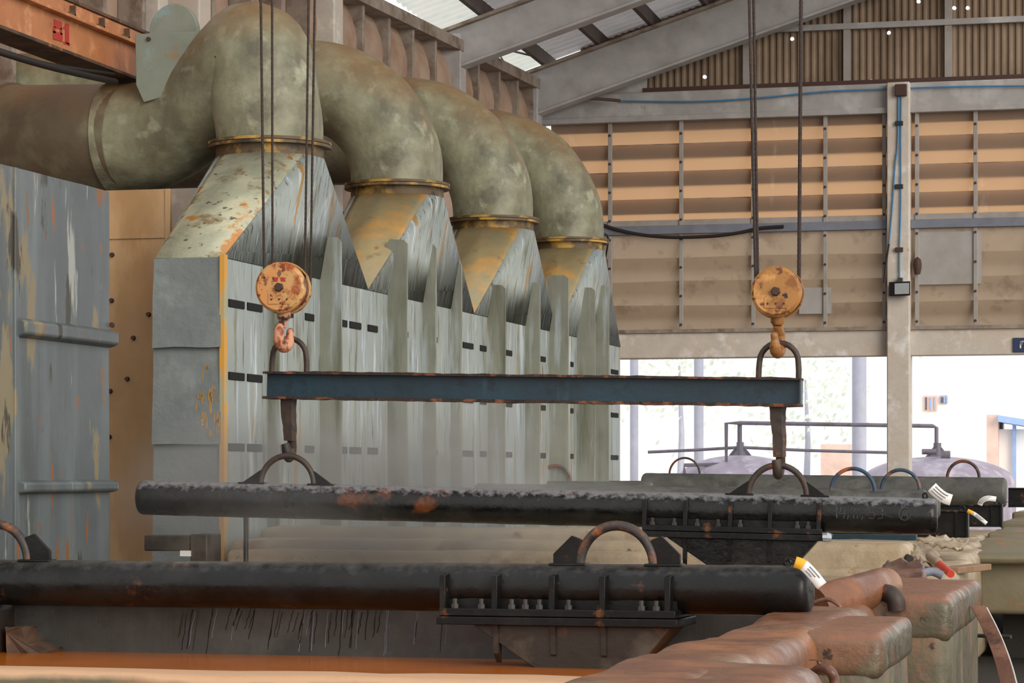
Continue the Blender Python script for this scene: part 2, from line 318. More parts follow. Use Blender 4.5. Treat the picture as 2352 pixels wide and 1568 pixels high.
# end wall
we = sgroup('wall_back', 'end wall with louvred sheets above a white lintel', W_(1700, 822))
zf = lambda v: CZ-(v-1085)*(YW/(CA+.1*SA))/F*1.0
def wz(u, v): return W_(u, v).z
zLint0, zLint1 = wz(1700, 822), wz(1700, 762)
zB0, zB1 = wz(1700, 272), wz(1700, 207)
xl = LA.x-.4; xr = W_(2650, 0).x
bm = box(B(), (xl, YW-.15, zLint0), (xr, YW+.2, zLint1)); rough(bm, .01, 2, 3); obj('lintel', bm, 'concrete', we, bevel=.02)
bm = box(B(), (xl, YW-.18, zB0), (xr, YW+.18, zB1)); obj('top_beam', bm, 'white', we, bevel=.015)
bm = box(B(), (xl, YW-.26, zB0-.03), (xr, YW-.1, zB0+.07)); obj('beam_flange', bm, 'white', we, bevel=.01)
zR0, zR1 = wz(1700, 536), wz(1700, 516)
cx0, cx1 = W_(2042, 0).x, W_(2094, 0).x
# bays: columns of the end wall
bm = box(B(), (cx0, YW-.36, 0), (cx1, YW+.1, zB1-.01)); obj('column', bm, 'concrete', we, bevel=.02)
bm = box(B(), (W_(1222, 0).x, YW-.3, 0), (W_(1252, 0).x, YW+.1, wz(1240, 170))); obj('corner_column', bm, 'white', we, bevel=.02)
x3 = W_(2600, 0).x
bays = [(W_(1268, 0).x, cx0), (cx1, x3)]
bolt_me = None
def blades(x0, x1, ztop, zbot, n, m, back=False):
    h = (ztop-zbot)/n
    for i in range(n):
        za = ztop-h*i; zb = za-h*(1.1 if back else 1.5) if i < n-1 else zbot
        bm = B(); k = 7; nx = max(2, int((x1-x0)/1.0)); rows = []
        for j in range(k+1):
            f = j/k; z = za+(zb-za)*f; y = YW-.1+.16*f**1.3
            rows.append([bm.verts.new((x0+(x1-x0)*q/nx, y+.006*math.sin(q*2.1+i), z+.012*math.sin(q*1.7+i*2))) for q in range(nx+1)])
        for a, b in zip(rows, rows[1:]):
            for q in range(nx): bm.faces.new((a[q], a[q+1], b[q+1], b[q]))
        obj('louver_sheet', bm, m, we, smooth=60)
        if back: obj('shade_strip', box(B(), (x0, YW-.028, za-.5*h), (x1, YW-.015, za+.02)), 'wallpost', we)  # opaque strip added behind each sheet to shade its upper half
for x0, x1 in bays:
    blades(x0, x1, zB0+.06, zR1-.02, 4, 'blade_hi', True)
    blades(x0, x1, zR0+.02, zLint1+.05, 4, 'blade_lo')
    for u0, u1, v0, v1 in ((1838, 1912, 662, 722), (2110, 2256, 535, 655)):
        if x0 < W_(u0+3, 0).x < x1: obj('replacement_sheet', box(B(), (W_(u0, 0).x, YW-.13, wz(u0, v1)), (W_(u1, 0).x, YW-.12, wz(u0, v0))), 'palesheet', we)
    obj('sill_rail', box(B(), (x0, YW-.14, zR1-.0), (x1, YW-.02, zR1+.1)), 'batten', we, bevel=.005)
    obj('bottom_ledge', box(B(), (x0, YW-.2, zLint1-.01), (x1, YW+.1, zLint1+.05)), 'wallpost', we)
    obj('blue_rail', box(B(), (x0, YW-.2, zR0), (x1, YW-.04, zR1)), 'bluerail', we, bevel=.01)
for u in (1405, 1568, 1733, 1898, 2033, 2108, 2242, 2376, 2510):
    x = W_(u, 0).x
    for z0, z1 in ((zR1, zB0-.02), (zLint1+.03, zR0)):
        bt = obj('batten', box(B(), (x-.035, YW-.16, z0), (x+.035, YW-.1, z1)), 'batten', we, bevel=.006)
        zz = z0+.1
        while zz < z1-.05:
            if bolt_me is None:
                bm = B(); lathe(bm, [(0, -.02), (.022, -.02), (.022, 0), (0, 0)], (0, 0, 0), (0, 1, 0), 8)
                bolt_me = bpy.data.meshes.new('bolt'); bm.to_mesh(bolt_me); bm.free(); bolt_me.materials.append(M['boxbrown'])
            o = bpy.data.objects.new('bolt', bolt_me); COL.objects.link(o); o.parent = bt
            o.location = Vector((x, YW-.16, zz))-we.location; zz += .5
# gable sheet above the beam, corrugated, with pin holes
gpts = [(1619, 177), (1820, 90), (2042, 76), (2002, 187), (2110, 4), (2192, 19), (2223, 19), (1745, 497)]
SLOPE = .315
ROOF0 = LA.z+.25
def roofz(X, Y=YW): return ROOF0+SLOPE*(X-LA.x)+.034*(YW-max(Y, 30))
gorg = Vector((0, YW+.12, zB1))
hm = holes_mat('gable_sheet', '#94806c', [W_(u, v, .12)-gorg for u, v in gpts], .034)
bm = B(); x = W_(1330, 0).x; k = 0; prev = None
while x < xr:
    zt = max(zB1+.02, roofz(x)+.55); y = YW+.12-(.035 if k % 4 in (1, 2) else 0)
    c = (bm.verts.new((x, y, zB1-.25)), bm.verts.new((x, y, zt)))
    if prev: bm.faces.new((prev[0], c[0], c[1], prev[1]))
    prev = c; x += .03; k += 1
g = obj('wall_gable', bm, hm, org=gorg); struct(g, 'brown corrugated gable sheeting with pin holes of daylight')
for u in (1714, 1945, 2178, 2400):
    x = W_(u, 0).x; obj('gable_post', box(B(), (x-.06, YW-.0, zB1-.02), (x+.06, YW+.08, roofz(x)-.1)), 'batten', we)
zg = wz(2100, 54); obj('gable_rail', box(B(), (W_(1760, 0).x, YW-.03, zg-.05), (xr, YW+.06, zg+.05)), 'white', we)
obj('gable_sill', box(B(), (W_(1480, 0).x, YW-.12, zB1), (xr, YW+.1, zB1+.08)), 'boxbrown', we)

# portal frames: rafters and columns
def rafter(Yf, uc0, uc1, name, h=.72):
    r = sgroup(name, 'pale steel portal frame rafter with its wall column', (LA.x, Yf, 0))
    X0 = LA.x+((Yf-LA.y)/LT.y*LT.x)-.1
    def beam(x0, x1, za, zb, y0, y1, nm, m='whiterafter'):
        b4 = [(x0, y0, roofz(x0, Yf)+za), (x1, y0, roofz(x1, Yf)+za), (x1, y1, roofz(x1, Yf)+za), (x0, y1, roofz(x0, Yf)+za)]
        t4 = [(p[0], p[1], p[2]-za+zb) for p in b4]
        obj(nm, hexa(B(), b4, t4), m, r, bevel=.008)
    X1 = 10
    beam(X0, X1, -h, -.02, Yf-.04, Yf+.04, 'web'); beam(X0, X1, -.06, 0, Yf-.16, Yf+.16, 'top_flange', 'wallpost'); beam(X0, X1, -h-.05, -h, Yf-.16, Yf+.16, 'bottom_flange')
    # knee and column
    c = obj('column', box(B(), (X0-.05, Yf-.18, 0), (X0+.42, Yf+.18, roofz(X0, Yf)-.05)), 'whiterafter', r, bevel=.015)
    kx = X0+.42
    prism_pts = [(kx-.05, Yf-.05, roofz(kx)-h-.45), (kx+1.0, Yf-.05, roofz(kx+1.0)-h+.02), (kx-.05, Yf-.05, roofz(kx)-h+.1)]
    return r
YN = onwall(1020).y
Y0c = onwall(712).y
rafter(YW-.6, 0, 0, 'trim_2', .78); rafter(YN, 0, 0, 'trim_3', .66)
# haunch plate of the far frame (solid wall piece left of the gable)
pts = [W_(1252, 207, -.5), W_(1482, 207, -.5), W_(1482, 178, -.5), W_(1252, 205, -.5)]
pts = [W_(1250, 275, -.1), W_(1484, 275, -.1), W_(1484, 150, -.1), W_(1250, 170, -.1)]
struct(obj('trim_4', prism(B(), pts, (0, .12, 0)), 'white'), 'pale haunch panel in the corner below the roof')
q = onwall(712); struct(obj('trim_5', box(B(), (q.x-.1, q.y-.2, 0), (q.x+.42, q.y+.2, ZE+.4)), 'concrete', bevel=.02), 'white wall column behind the nearest elbow')
q = onwall(412); struct(obj('trim_6', box(B(), (q.x-.1, q.y-.2, 0), (q.x+.34, q.y+.2, ZE+.4)), 'concrete', bevel=.02), 'white wall column left of the hood')
q = onwall(322); struct(obj('trim_7', box(B(), (q.x-.1, q.y-.15, 4.5), (q.x+.3, q.y+.15, ZE+.4)), 'concrete', bevel=.02), 'white wall column above the orange girder')
# roof
cl = sgroup('ceiling', 'pale roof sheets on brown purlins with a bright eaves skylight', (LA.x, 40, ROOF0))
yr0, yr1 = 14, YW+.2
def roofstrip(x0, x1, m, nm):
    bm = B(); x = x0; k = 0; prev = None
    a, b = [], []
    n = max(2, int((x1-x0)/.3))
    yy = []; y = yr0
    while y < yr1: yy.append(y); y += .07 if y > YN-6 else .4
    rows = []
    for i, y in enumerate(yy):
        dz = .0 if i % 4 in (0, 1) else .03
        rows.append((bm.verts.new((x0, y, roofz(x0, y)+.26+dz)), bm.verts.new((x1, y, roofz(x1, y)+.26+dz))))
    for p, q in zip(rows, rows[1:]): bm.faces.new((p[0], p[1], q[1], q[0]))
    obj(nm, bm, m, cl)
xp = [W_(u, v, -.6).x for u, v in ((1250, 158), (1376, 120), (1497, 80), (1622, 38))]
step = (xp[-1]-xp[0])/3; xp += [xp[-1]+step*i for i in range(1, 9)]
roofstrip(LA.x-.6, xp[0], 'skylight', 'skylight_sheet')
for a, b in zip(xp, xp[1:]): roofstrip(a, b, 'roof', 'roof_sheet')
for x in xp:
    a, b = roofz(x, 30), roofz(x, yr1); q = [(x-.04, 30), (x+.04, 30), (x+.04, yr1), (x-.04, yr1)]; zz = (a, a, b, b)
    obj('purlin', hexa(B(), [(p[0], p[1], z+.01) for p, z in zip(q, zz)], [(p[0], p[1], z+.25) for p, z in zip(q, zz)]), 'purlin', cl)
bm = B(); tube(bm, [(LA.x-.4, YN+.4, roofz(LA.x)+.1), (xp[0]-.1, YW-1.2, roofz(xp[0])+.12)], .018, 6); obj('brace_rod', bm, 'bluerail', cl)
bm = B(); tube(bm, [(LA.x-.2, YW-1.2, roofz(LA.x)+.1), (xp[0]-.1, YN+.4, roofz(xp[0])+.12)], .018, 6); obj('brace_rod', bm, 'bluerail', cl)

# ---------------------------------------------------------------- the hood and its ducts
XF, XB = -7.5, -8.09; XC = (XF+XB)/2; HY = [20, 23.92, 27.83, 31.75, 35.66]
ZV, ZH0 = 3.45, .98
FZ = [CZ+2.9, CZ+2.95, CZ+2.96, CZ+3.05]; RD = .475; RF = .545
hood = thing('fume_hood', 'long grey-green slotted fume hood with four peaked tops along the left side', 'fume hood', (XC, 27.8, ZH0))
bm = box(B(), (XB, HY[0]+.02, ZH0), (XF, HY[4], ZV)); obj('body', bm, 'hood', hood, bevel=.01)
# lapped boards of the near end
zs = [ZV+.0, 2.74, 1.95, ZH0]
for i in range(3):
    bm = B(); a, b = zs[i], zs[i+1]-.02
    prism(bm, [(XB-.01, HY[0]+.02, a), (XB-.01, HY[0]-.005, a), (XB-.01, HY[0]-.05, b), (XB-.01, HY[0]+.02, b)], (XF-XB+.0, 0, 0))
    bmesh.ops.subdivide_edges(bm, edges=bm.edges[:], cuts=5, use_grid_fill=True); rough(bm, .008, 4, i)
    obj('end_board', bm, 'hood_end', hood, smooth=40)
rd = random.Random(21); bm = B()
for i in range(34):
    u = rd.triangular(440, 512, 505); v = rd.triangular(815, 1008, 960); p = PY(u, v, HY[0]-.05); w_, h_ = rd.uniform(.006, .02), rd.uniform(.015, .07)
    a0 = [(p.x+w_*math.cos(a)*rd.uniform(.5, 1.2), p.z+h_*math.sin(a)*rd.uniform(.5, 1.2)) for a in [math.pi*2*k/9 for k in range(9)]]
    if max(q[0] for q in a0) > XF: continue
    prism(bm, [(x, HY[0]-.007-.045*(2.74-z)/.77, z) for x, z in a0], (0, .004, 0))
o = obj('bare_patch', bm, 'peel', hood); o['label'] = 'ochre bare patches in the grey paint'
bm = box(B(), (XF-.02, HY[0]-.035, ZH0), (XF+.02, HY[0]+.05, ZV+.02)); rough(bm, .006, 6, 1, 3); obj('corner_angle', bm, 'hood_edge', hood)
def transition(i):
    y0, y1 = HY[i], HY[i+1]; cy = (y0+y1)/2; zt = FZ[i]-.12; seg = 32; r = RD+.005
    zr = FZ[i]
    def ring(z): return [(XC+r*math.cos(2*math.pi*k/seg), cy+r*math.sin(2*math.pi*k/seg), z) for k in range(seg)]
    R = ring(zt)
    # corner order: +x+y, -x+y, -x-y, +x-y
    C = [(XF, y1, ZV), (XB, y1, ZV), (XB, y0, ZV), (XF, y0, ZV)]
    q = seg//4
    side, slope, back = B(), B(), B()
    def cone(bm, corner, ks):
        c = bm.verts.new(C[corner]); vs = [bm.verts.new(R[k % seg]) for k in ks]
        for a, b in zip(vs, vs[1:]): bm.faces.new((c, a, b))
    # +x side: triangle C3-C0-R0, conical corners split between the side and the slopes
    def tri(bm, a, b, rk): bm.faces.new([bm.verts.new(v) for v in (C[a], C[b], R[rk % seg])])
    tri(side, 3, 0, 0); tri(slope, 2, 3, 3*q); tri(back, 1, 2, 2*q); tri(back, 0, 1, q)
    cone(side, 0, list(range(0, q//2+1))); cone(back, 0, list(range(q//2, q+1))); cone(back, 1, list(range(q, 2*q+1)))
    cone(back, 2, list(range(2*q, 2*q+q//2+1))); cone(slope, 2, list(range(2*q+q//2, 3*q+1)))
    cone(slope, 3, list(range(3*q, 3*q+q//2+2))); cone(side, 3, list(range(3*q+q//2+1, 4*q+1)))
    for bm, nm, m in ((side, 'side_panel', 'hood'), (slope, 'near_slope', 'hood_slope' if i == 0 else 'hood_tan'), (back, 'back_slope', 'hood')):
        bmesh.ops.remove_doubles(bm, verts=bm.verts, dist=1e-4); bmesh.ops.recalc_face_normals(bm, faces=bm.faces)
        o = obj(nm, bm, m, hood, smooth=20)
        s = o.modifiers.new('thick', 'SOLIDIFY'); s.thickness = .012; s.offset = 0
    bm = B(); lathe(bm, [(r, zt-.0), (r, zr-.03), (RF, zr-.03), (RF, zr-.004), (r-.02, zr-.004)], (XC, cy, 0), (0, 0, 1), 40)
    obj('collar_flange', bm, 'flange', hood, smooth=30)
for i in range(4): transition(i)
# stiffening fins and slots: positions read along the side
def yu(u, X=XF): return PX(u, 0, X).y
def zat(u, v, X=XF): return PX(u, v, X).z
fins = [(640, 700, .10), (700, 700, .0), (783, 545, .2), (935, 550, .2), (1001, 560, .14), (1060, 600, .12), (1160, 655, .2), (1240, 650, .18), (1305, 632, .24), (1366, 660, .24), (1398, 655, .22)]
fy = []
for u, v, w in fins:
    if w == 0: continue
    y = yu(u, XF+w); zt = PX(u, v, XF+w).z
    bm = B(); pts = [(XF-.02, y, ZH0), (XF+w, y, ZH0), (XF+w, y, zt-.04), (XF+w*.8, y, zt), (XF+.02, y, zt+.01), (XF-.02, y, zt-.05)]
    prism(bm, pts, (0, .035, 0)); bmesh.ops.subdivide_edges(bm, edges=bm.edges[:], cuts=3, use_grid_fill=False); rough(bm, .008, 3, u)
    obj('fin', bm, 'fin', hood); fy.append(y)
bm = box(B(), (XF, yu(1268)-.06, ZH0), (XF+.12, yu(1268)+.06, zat(1268, 758))); obj('batten', bm, 'hood_tan', hood, bevel=.01)
slots = [(542, 36), (584, 34), (634, 24), (662, 20), (710, 20), (741, 32), (788, 16), (815, 26), (855, 22), (888, 36), (930, 12), (960, 34), (993, 20), (1022, 26), (1074, 24), (1109, 14), (1128, 18), (1163, 24), (1207, 16), (1243, 18), (1284, 17), (1313, 6), (1331, 18), (1355, 6), (1372, 17), (1393, 6), (1411, 16)]
rowz = [zat(540, 698), zat(540, 864), zat(540, 1027)]
for z in rowz:
    for u, w in slots:
        ya, yb = yu(u-w/2), yu(u+w/2)
        if any(ya-.03 < f < yb+.07 for f in fy): continue
        bm = box(B(), (XF-.02, ya, z-.033), (XF+.012, yb, z+.033)); obj('slot', bm, 'slot', hood, bevel=.008)
# faint pale streak sheet hanging on the side
def elbow(i, R, label):
    cy = (HY[i]+HY[i+1])/2; z0 = FZ[i]
    t = thing('exhaust_duct', label, 'duct', (XC, cy, z0), 'exhaust ducts rising from the hood')
    path = [(XC, cy, z0+.003), (XC, cy, z0+.09)]
    for k in range(0, 17):
        a = math.pi/2*k/16; path.append((XC-R+R*math.cos(a), cy, z0+.12+R*math.sin(a)))
    path.append((LA.x-(LA.y-cy)*.052, cy, z0+.12+R))
    bm = B(); tube(bm, path, RD, 40, False); bmesh.ops.subdivide_edges(bm, edges=[e for e in bm.edges if e.calc_length() > .5], cuts=8)
    rough(bm, .02, 1.6, i); obj('elbow', bm, 'duct', t, smooth=60)
    bm = B(); lathe(bm, [(RD-.03, 0.002), (RF, 0.002), (RF, .028), (RD, .028), (RD-.03, .05)], (XC, cy, z0), (0, 0, 1), 40); obj('flange', bm, 'flange', t, smooth=30)
    return t
elbow(1, .94, 'second olive duct elbow from the front, ochre rust on its flange')
elbow(2, 1.15, 'third olive duct elbow from the front, dark rim at its flange')
elbow(3, 1.2, 'farthest duct elbow, blue-green shade, just left of the end wall')
# the nearest duct: horizontal from the left, mitred up, then over and down
cy = (HY[0]+HY[1])/2
t = thing('exhaust_duct', 'nearest and largest olive duct, gooseneck bending over into the first hood peak', 'duct', (XC, cy, FZ[0]), 'exhaust ducts rising from the hood')
fl = Vector((XC, cy, FZ[0]+.003))
pxp = [(265, 324, .45), (320, 318, .43), (385, 296, .4), (450, 254, .33), (505, 202, .22), (548, 154, .12), (582, 127, .04), (603, 160, 0), (609, 225, 0)]
path = [PY(u, v, cy+q) for u, v, q in pxp]+[fl+Vector((0, 0, .12)), fl]
sp = smooth_path(path, 5)
bm = B(); tube(bm, sp, [max(RD, .528-.004*q) for q in range(len(sp))], 44, True); rough(bm, .022, 1.7, 3); obj('gooseneck', bm, 'duct', t, smooth=60)
bm = B(); e = PY(330, 300, cy); tube(bm, smooth_path([PY(-330, 318, cy+1.3), PY(0, 318, cy+.9), PY(180, 322, cy+.55), PY(305, 319, cy+.42)], 5), .51, 44, True); rough(bm, .015, 1.4, 9); obj('straight_section', bm, 'duct_brown', t, smooth=60)
c0, c1 = PY(22, 318, cy+.86), PY(34, 318, cy+.84); bm = B(); lathe(bm, [(.49, 0), (.525, 0), (.525, .06), (.49, .06)], c0, (c1-c0), 40); obj('seam_band', bm, 'duct_brown', t, smooth=30)
bm = B(); lathe(bm, [(RD-.03, 0.002), (RF, 0.002), (RF, .028), (RD, .028), (RD-.03, .05)], (XC, cy, FZ[0]), (0, 0, 1), 40); obj('flange', bm, 'flange', t, smooth=30)
# header behind
hz = CZ+660*29/F+.4
bm = B(); tube(bm, [(-11.9, 27.85, hz), (-8.6, 27.85, hz)], .36, 36); obj('x', bm, 'duct_brown', None, smooth=60)
o = bpy.data.objects['x']; o.name = 'collector_duct'; tag(o, 'horizontal collector duct seen beneath the second elbow, behind the hood', 'duct')
# damper plate and disc by the nearest duct
t = thing('damper', 'grey-green damper plate and rounded disc left of the nearest gooseneck', 'damper', PY(380, 210, cy-.1))
bm = prism(B(), [PY(310, 78, cy-.1), PY(455, 72, cy-.1), PY(455, 200, cy-.1), PY(330, 235, cy-.1), PY(312, 195, cy-.1)], (0, .03, 0)); obj('plate', bm, 'bracket', t, bevel=.006)
cd = PY(398, 75, cy+.25); pts = [cd+Vector((-.235, 0, -.5))]+[cd+Vector((.235*math.cos(a)*-1, 0, .265*math.sin(a))) for a in [math.pi*k/18 for k in range(19)]]+[cd+Vector((.235, 0, -.5))]
bm = prism(B(), pts, (0, .08, 0)); obj('disc', bm, 'bracket', t, bevel=.008)
bm = B(); p = PY(342, 90, cy-.1); lathe(bm, [(0, -.02), (.02, -.02), (.02, 0), (0, 0)], p, (0, 1, 0), 8); obj('bolt', bm, 'boxbrown', t)

# ---------------------------------------------------------------- crane runway girder, upper left
XG = -9.3
ya, yb = 19.0, 26.5
z1 = PX(150, 43, XG).z; z0 = PX(150, 121, XG).z
t = thing('crane_girder', 'orange painted crane runway girder with a dark rail, upper left corner', 'girder', (XG, 22, z0))
obj('web', box(B(), (XG-.02, ya, z0), (XG+.0, yb, z1)), 'girder', t)
obj('bottom_flange', box(B(), (XG-.25, ya, z0-.03), (XG+.08, yb, z0)), 'girderdark', t, bevel=.005)
obj('top_flange', box(B(), (XG-.12, ya, z1), (XG+.08, yb, z1+.03)), 'girder', t, bevel=.005)
obj('rail', box(B(), (XG-.06, ya, z1+.03), (XG-.0, yb, z1+.16)), 'girder', t, bevel=.01)
obj('rail_head', box(B(), (XG-.07, ya, z1+.16), (XG+.02, yb, z1+.19)), 'girderdark', t, bevel=.005)
for u in (155, 222, 280):
    y = PX(u, 0, XG).y; bm = box(B(), (XG-.0, y-.07, z1+.03), (XG+.05, y+.07, z1+.055)); box(bm, (XG-.0, y+.045, z1+.03), (XG+.05, y+.07, z1+.13)); obj('rail_clip', bm, 'girderdark', t)
def gp(u, v): return PX(u, v, XG+.003)
def gquad(bm, pts): prism(bm, [gp(*p) for p in pts], (.004, 0, 0))
bm = B(); gquad(bm, [(124, 44), (142, 51), (142, 68), (124, 63)]); gquad(bm, [(122, 71), (143, 76), (143, 96), (122, 90)])
gquad(bm, [(122, 60), (127, 61), (127, 77), (122, 75)]); gquad(bm, [(138, 64), (142, 65), (142, 81), (138, 79)])
gquad(bm, [(150, 53), (158, 56), (158, 103), (150, 99)]); gquad(bm, [(146, 62), (150, 58), (150, 66), (146, 67)]); gquad(bm, [(146, 95), (160, 100), (160, 105), (146, 100)])
o = obj('painted_mark', bm, 'redpaint', t); o['label'] = 'red stencilled mark'
for i, (a, b) in enumerate((((0, 118), (205, 176)), ((40, 135), (200, 158)))):
    bm = B(); tube(bm, smooth_path([PX(a[0]-60, a[1]-18, XG+.05), PX((a[0]+b[0])/2, (a[1]+b[1])/2+3, XG+.05), PX(b[0]+60, b[1]+12, XG+.05)], 6), .03-.012*i, 10)
    tag(obj('power_cable', bm, 'cableblack', None, smooth=60), ('thick black cable slung below the orange girder', 'thin black cable just above the thick one, below the girder')[i], 'cable')

# ---------------------------------------------------------------- grey panel and beige sheet at the left
zt = 3.735
t = thing('tank_enclosure', 'blue-grey enclosure with peeling paint and rust along the left edge', 'enclosure', (-7.75, 15.4, 0))
bm = box(B(), (-8.0, 12.6, .0), (-7.5, 17.65, zt)); bmesh.ops.subdivide_edges(bm, edges=bm.edges[:], cuts=10, use_grid_fill=True); rough(bm, .008, 1.5, 4); obj('wall', bm, 'greypanel', t, smooth=40)
obj('seam_strip', box(B(), (-7.52, yu(36)-.03, 0), (-7.485, yu(36)+.03, zt)), 'greypanel', t, bevel=.01)
for v, hh in ((765, .07), (1117, .05)):
    z = PX(150, v, XF).z; y0 = yu(38)
    bm = B(); prism(bm, [(-7.5, y0, z-hh), (-7.43, y0, z-hh*.6), (-7.43, y0, z+hh*.6), (-7.5, y0, z+hh)], (0, 17.68-y0, 0)); obj('rib', bm, 'greypanel', t, bevel=.015)
for v in (745, 775, 1112):
    bm = B(); p = PX(249, v, XF+.02); lathe(bm, [(0, 0), (.02, 0), (.02, .02), (0, .02)], (p.x, 17.65, p.z), (0, 1, 0), 8); obj('bolt', bm, 'boxbrown', t)
t = thing('beige_screen', 'tall beige sheet with bolts between the grey enclosure and the hood', 'screen', PY(310, 1290, 21.5))
x0, x1 = PY(205, 0, 21.5).x, PY(392, 0, 21.5).x; z1 = PY(300, 436, 21.5).z
bm = box(B(), (x0, 21.5, .0), (x1, 21.53, z1)); obj('sheet', bm, 'beige', t)
zz = PY(300, 545, 21.5).z; obj('lap_edge', box(B(), (x0, 21.485, zz-.012), (x1-.05, 21.5, zz)), 'beige', t)
obj('edge_strip', box(B(), (x1-.05, 21.485, .0), (x1, 21.5, z1)), 'beige', t, bevel=.004)
for u, v in ((258, 585), (257, 690), (254, 898), (252, 1003), (247, 1212), (307, 776), (342, 722), (293, 870)):
    bm = B(); p = PY(u, v, 21.5); lathe(bm, [(0, -.03), (.018, -.03), (.022, 0), (0, 0)], p, (0, 1, 0), 8); obj('bolt', bm, 'boxbrown', t)

# ---------------------------------------------------------------- tanks
ZR = CZ-.725
def rbox(lo, hi, cuts, amp, seed, rnd=.08):
    bm = box(B(), lo, hi); bmesh.ops.bevel(bm, geom=bm.edges[:], offset=rnd, segments=4, affect='EDGES', profile=.5)
    L = cuts
    for _ in range(3):
        es = [e for e in bm.edges if e.calc_length() > L]
        if not es: break
        bmesh.ops.subdivide_edges(bm, edges=es, cuts=2, use_grid_fill=True)
    bmesh.ops.triangulate(bm, faces=[f for f in bm.faces if len(f.verts) > 4]); rough(bm, amp, 1.9, seed); rough(bm, amp*.35, 7, seed+5); return bm
YT0, YT1 = 9.12, 13.7
xR = PZ(1690, 1428, ZR).x
near = thing('dipping_tank', 'nearest dipping tank with orange-brown liquid and rusty rounded rim blocks', 'tank', (-4, 11, 0))
obj('front_wall', rbox((-7.0, 8.83, 0), (xR+.3, YT0, ZR+.0), .5, .012, 2, .06), 'frontrim', near, smooth=50)
obj('back_wall', box(B(), (-6.9, YT1, 0), (xR+.1, YT1+.35, ZR-.01)), 'liner', near, bevel=.02)
obj('left_wall', box(B(), (-6.9, YT0-.1, 0), (-6.4, YT1+.1, ZR-.02)), 'lampdarkrust', near, bevel=.03)
obj('side_wall', rbox((xR, YT0-.6, 0), (xR+.5, YT1+.4, ZR+.01), .35, .03, 4, .1), 'tank', near, smooth=50)
obj('rim_block', rbox((xR-.02, 8.0, 0), (P(1880, 1540, 10).x+.05, PZ(1600, 1522, ZR).y+.05, ZR+.01), .3, .022, 6, .1), 'tank', near, smooth=50)
xe = P(2092, 1420, 13).x
obj('rim_block', rbox((xR+.12, 11.772, 0), (xe-.014, 13.22, ZR-.05), .25, .016, 8, .09), 'tankface', near, smooth=50)
obj('rim_cap', rbox((xR+.1, 11.76, ZR-.2), (xe, 13.25, ZR+.0), .2, .012, 9, .05), 'tankcap', near, smooth=50)
# drips on the liner
rd = random.Random(5)
for i in range(52):
    u = rd.choice([rd.uniform(420, 600), rd.uniform(625, 880), rd.uniform(640, 1040)]); p = PY(u, 1400, YT1); z1 = ZR-.02-rd.uniform(0, .03); ln = rd.uniform(.09, .25)
    pts = [(p.x+rd.uniform(-.004, .004)-.035*k/5*(1 if u < 700 else .5), YT1-.001, z1-ln*k/5) for k in range(6)]
    bm = B(); tube(bm, pts, .0019 if i % 3 else .0025, 6)
    obj('drip', bm, 'dripw' if i % 4 == 0 else 'drip', near, smooth=60)
bm = box(B(), (-6.4, YT0-.1, .3), (xR+.02, YT1, .69)); tag(obj('acid_bath', bm, 'liquid'), 'orange-brown liquid filling the nearest tank', 'liquid')
bm = B(); prism(bm, [PY(u, v, 13.5) for u, v in ((15, 1440), (50, 1440), (60, 1474), (110, 1494), (100, 1514), (15, 1514))], (0, .21, 0)); bmesh.ops.subdivide_edges(bm, edges=bm.edges[:], cuts=4); rough(bm, .025, 14, 2)
tag(obj('rusted_bracket', bm, 'girderdark', None), 'rusted bracket lump at the left end of the nearest tank', 'bracket')
# valve on the block
t = thing('valve', 'small rusty valve with lever on the nearest tank block', 'valve', P(1890, 1560, 10.9))
bm = B(); tube(bm, smooth_path([P(1868, 1545, 11.2), P(1885, 1535, 11.1), P(1905, 1540, 11), P(1916, 1560, 11), P(1918, 1600, 11)], 5), .022, 12); obj('body', bm, 'rag', t, smooth=60)
bm = B(); tube(bm, [P(1888, 1536, 11.1), P(1880, 1518, 11.1), P(1884, 1515, 11.1)], .009, 8); box(bm, (0, 0, 0), (.06, .03, .006), Matrix.Translation(P(1858, 1517, 11.1))); obj('lever', bm, 'rag', t)

mid = thing('dipping_tank', 'second dipping tank, brown rim block with a pipe elbow, right of the near post', 'tank', (-3, 16, 0))
obj('rim_block', rbox((P(1980, 1340, 16.5).x, 15.012, 0), (P(2249, 1350, 17).x-.014, 17.5, ZR-.05), .3, .018, 11, .1), 'tankface', mid, smooth=50)
obj('rim_cap', rbox((P(1960, 1340, 16.5).x, 15.0, ZR-.24), (P(2249, 1350, 17).x, 17.6, ZR+.02), .2, .013, 12, .06), 'tankcap', mid, smooth=50)
obj('side_wall', rbox((P(1880, 1372, 15).x-.1, 14.15, 0), (P(2030, 1340, 16.5).x+.15, 17.2, ZR-.02), .3, .03, 13, .1), 'tank', mid, smooth=50)
bm = B(); tube(bm, smooth_path([P(1875, 1392, 14.6), P(1925, 1376, 14.7), P(1975, 1362, 14.9), P(2030, 1345, 15.3)], 4), [.11]*13, 20, True); rough(bm, .012, 5, 3); obj('rim_pipe', bm, 'tank', mid, smooth=60)
bm = B(); tube(bm, smooth_path([P(1868, 1384, 14.45), P(1900, 1376, 14.4), P(1925, 1388, 14.35), P(1932, 1400, 14.35)], 5), .012, 8); obj('rope_band', bm, 'rag', mid, smooth=60)
bm = B(); tube(bm, smooth_path([P(2010, 1362, 15.05), P(2038, 1362, 14.95), P(2056, 1374, 14.9), P(2060, 1400, 14.9)], 5), .052, 16); obj('pipe_elbow', bm, 'rusty', mid, smooth=60)
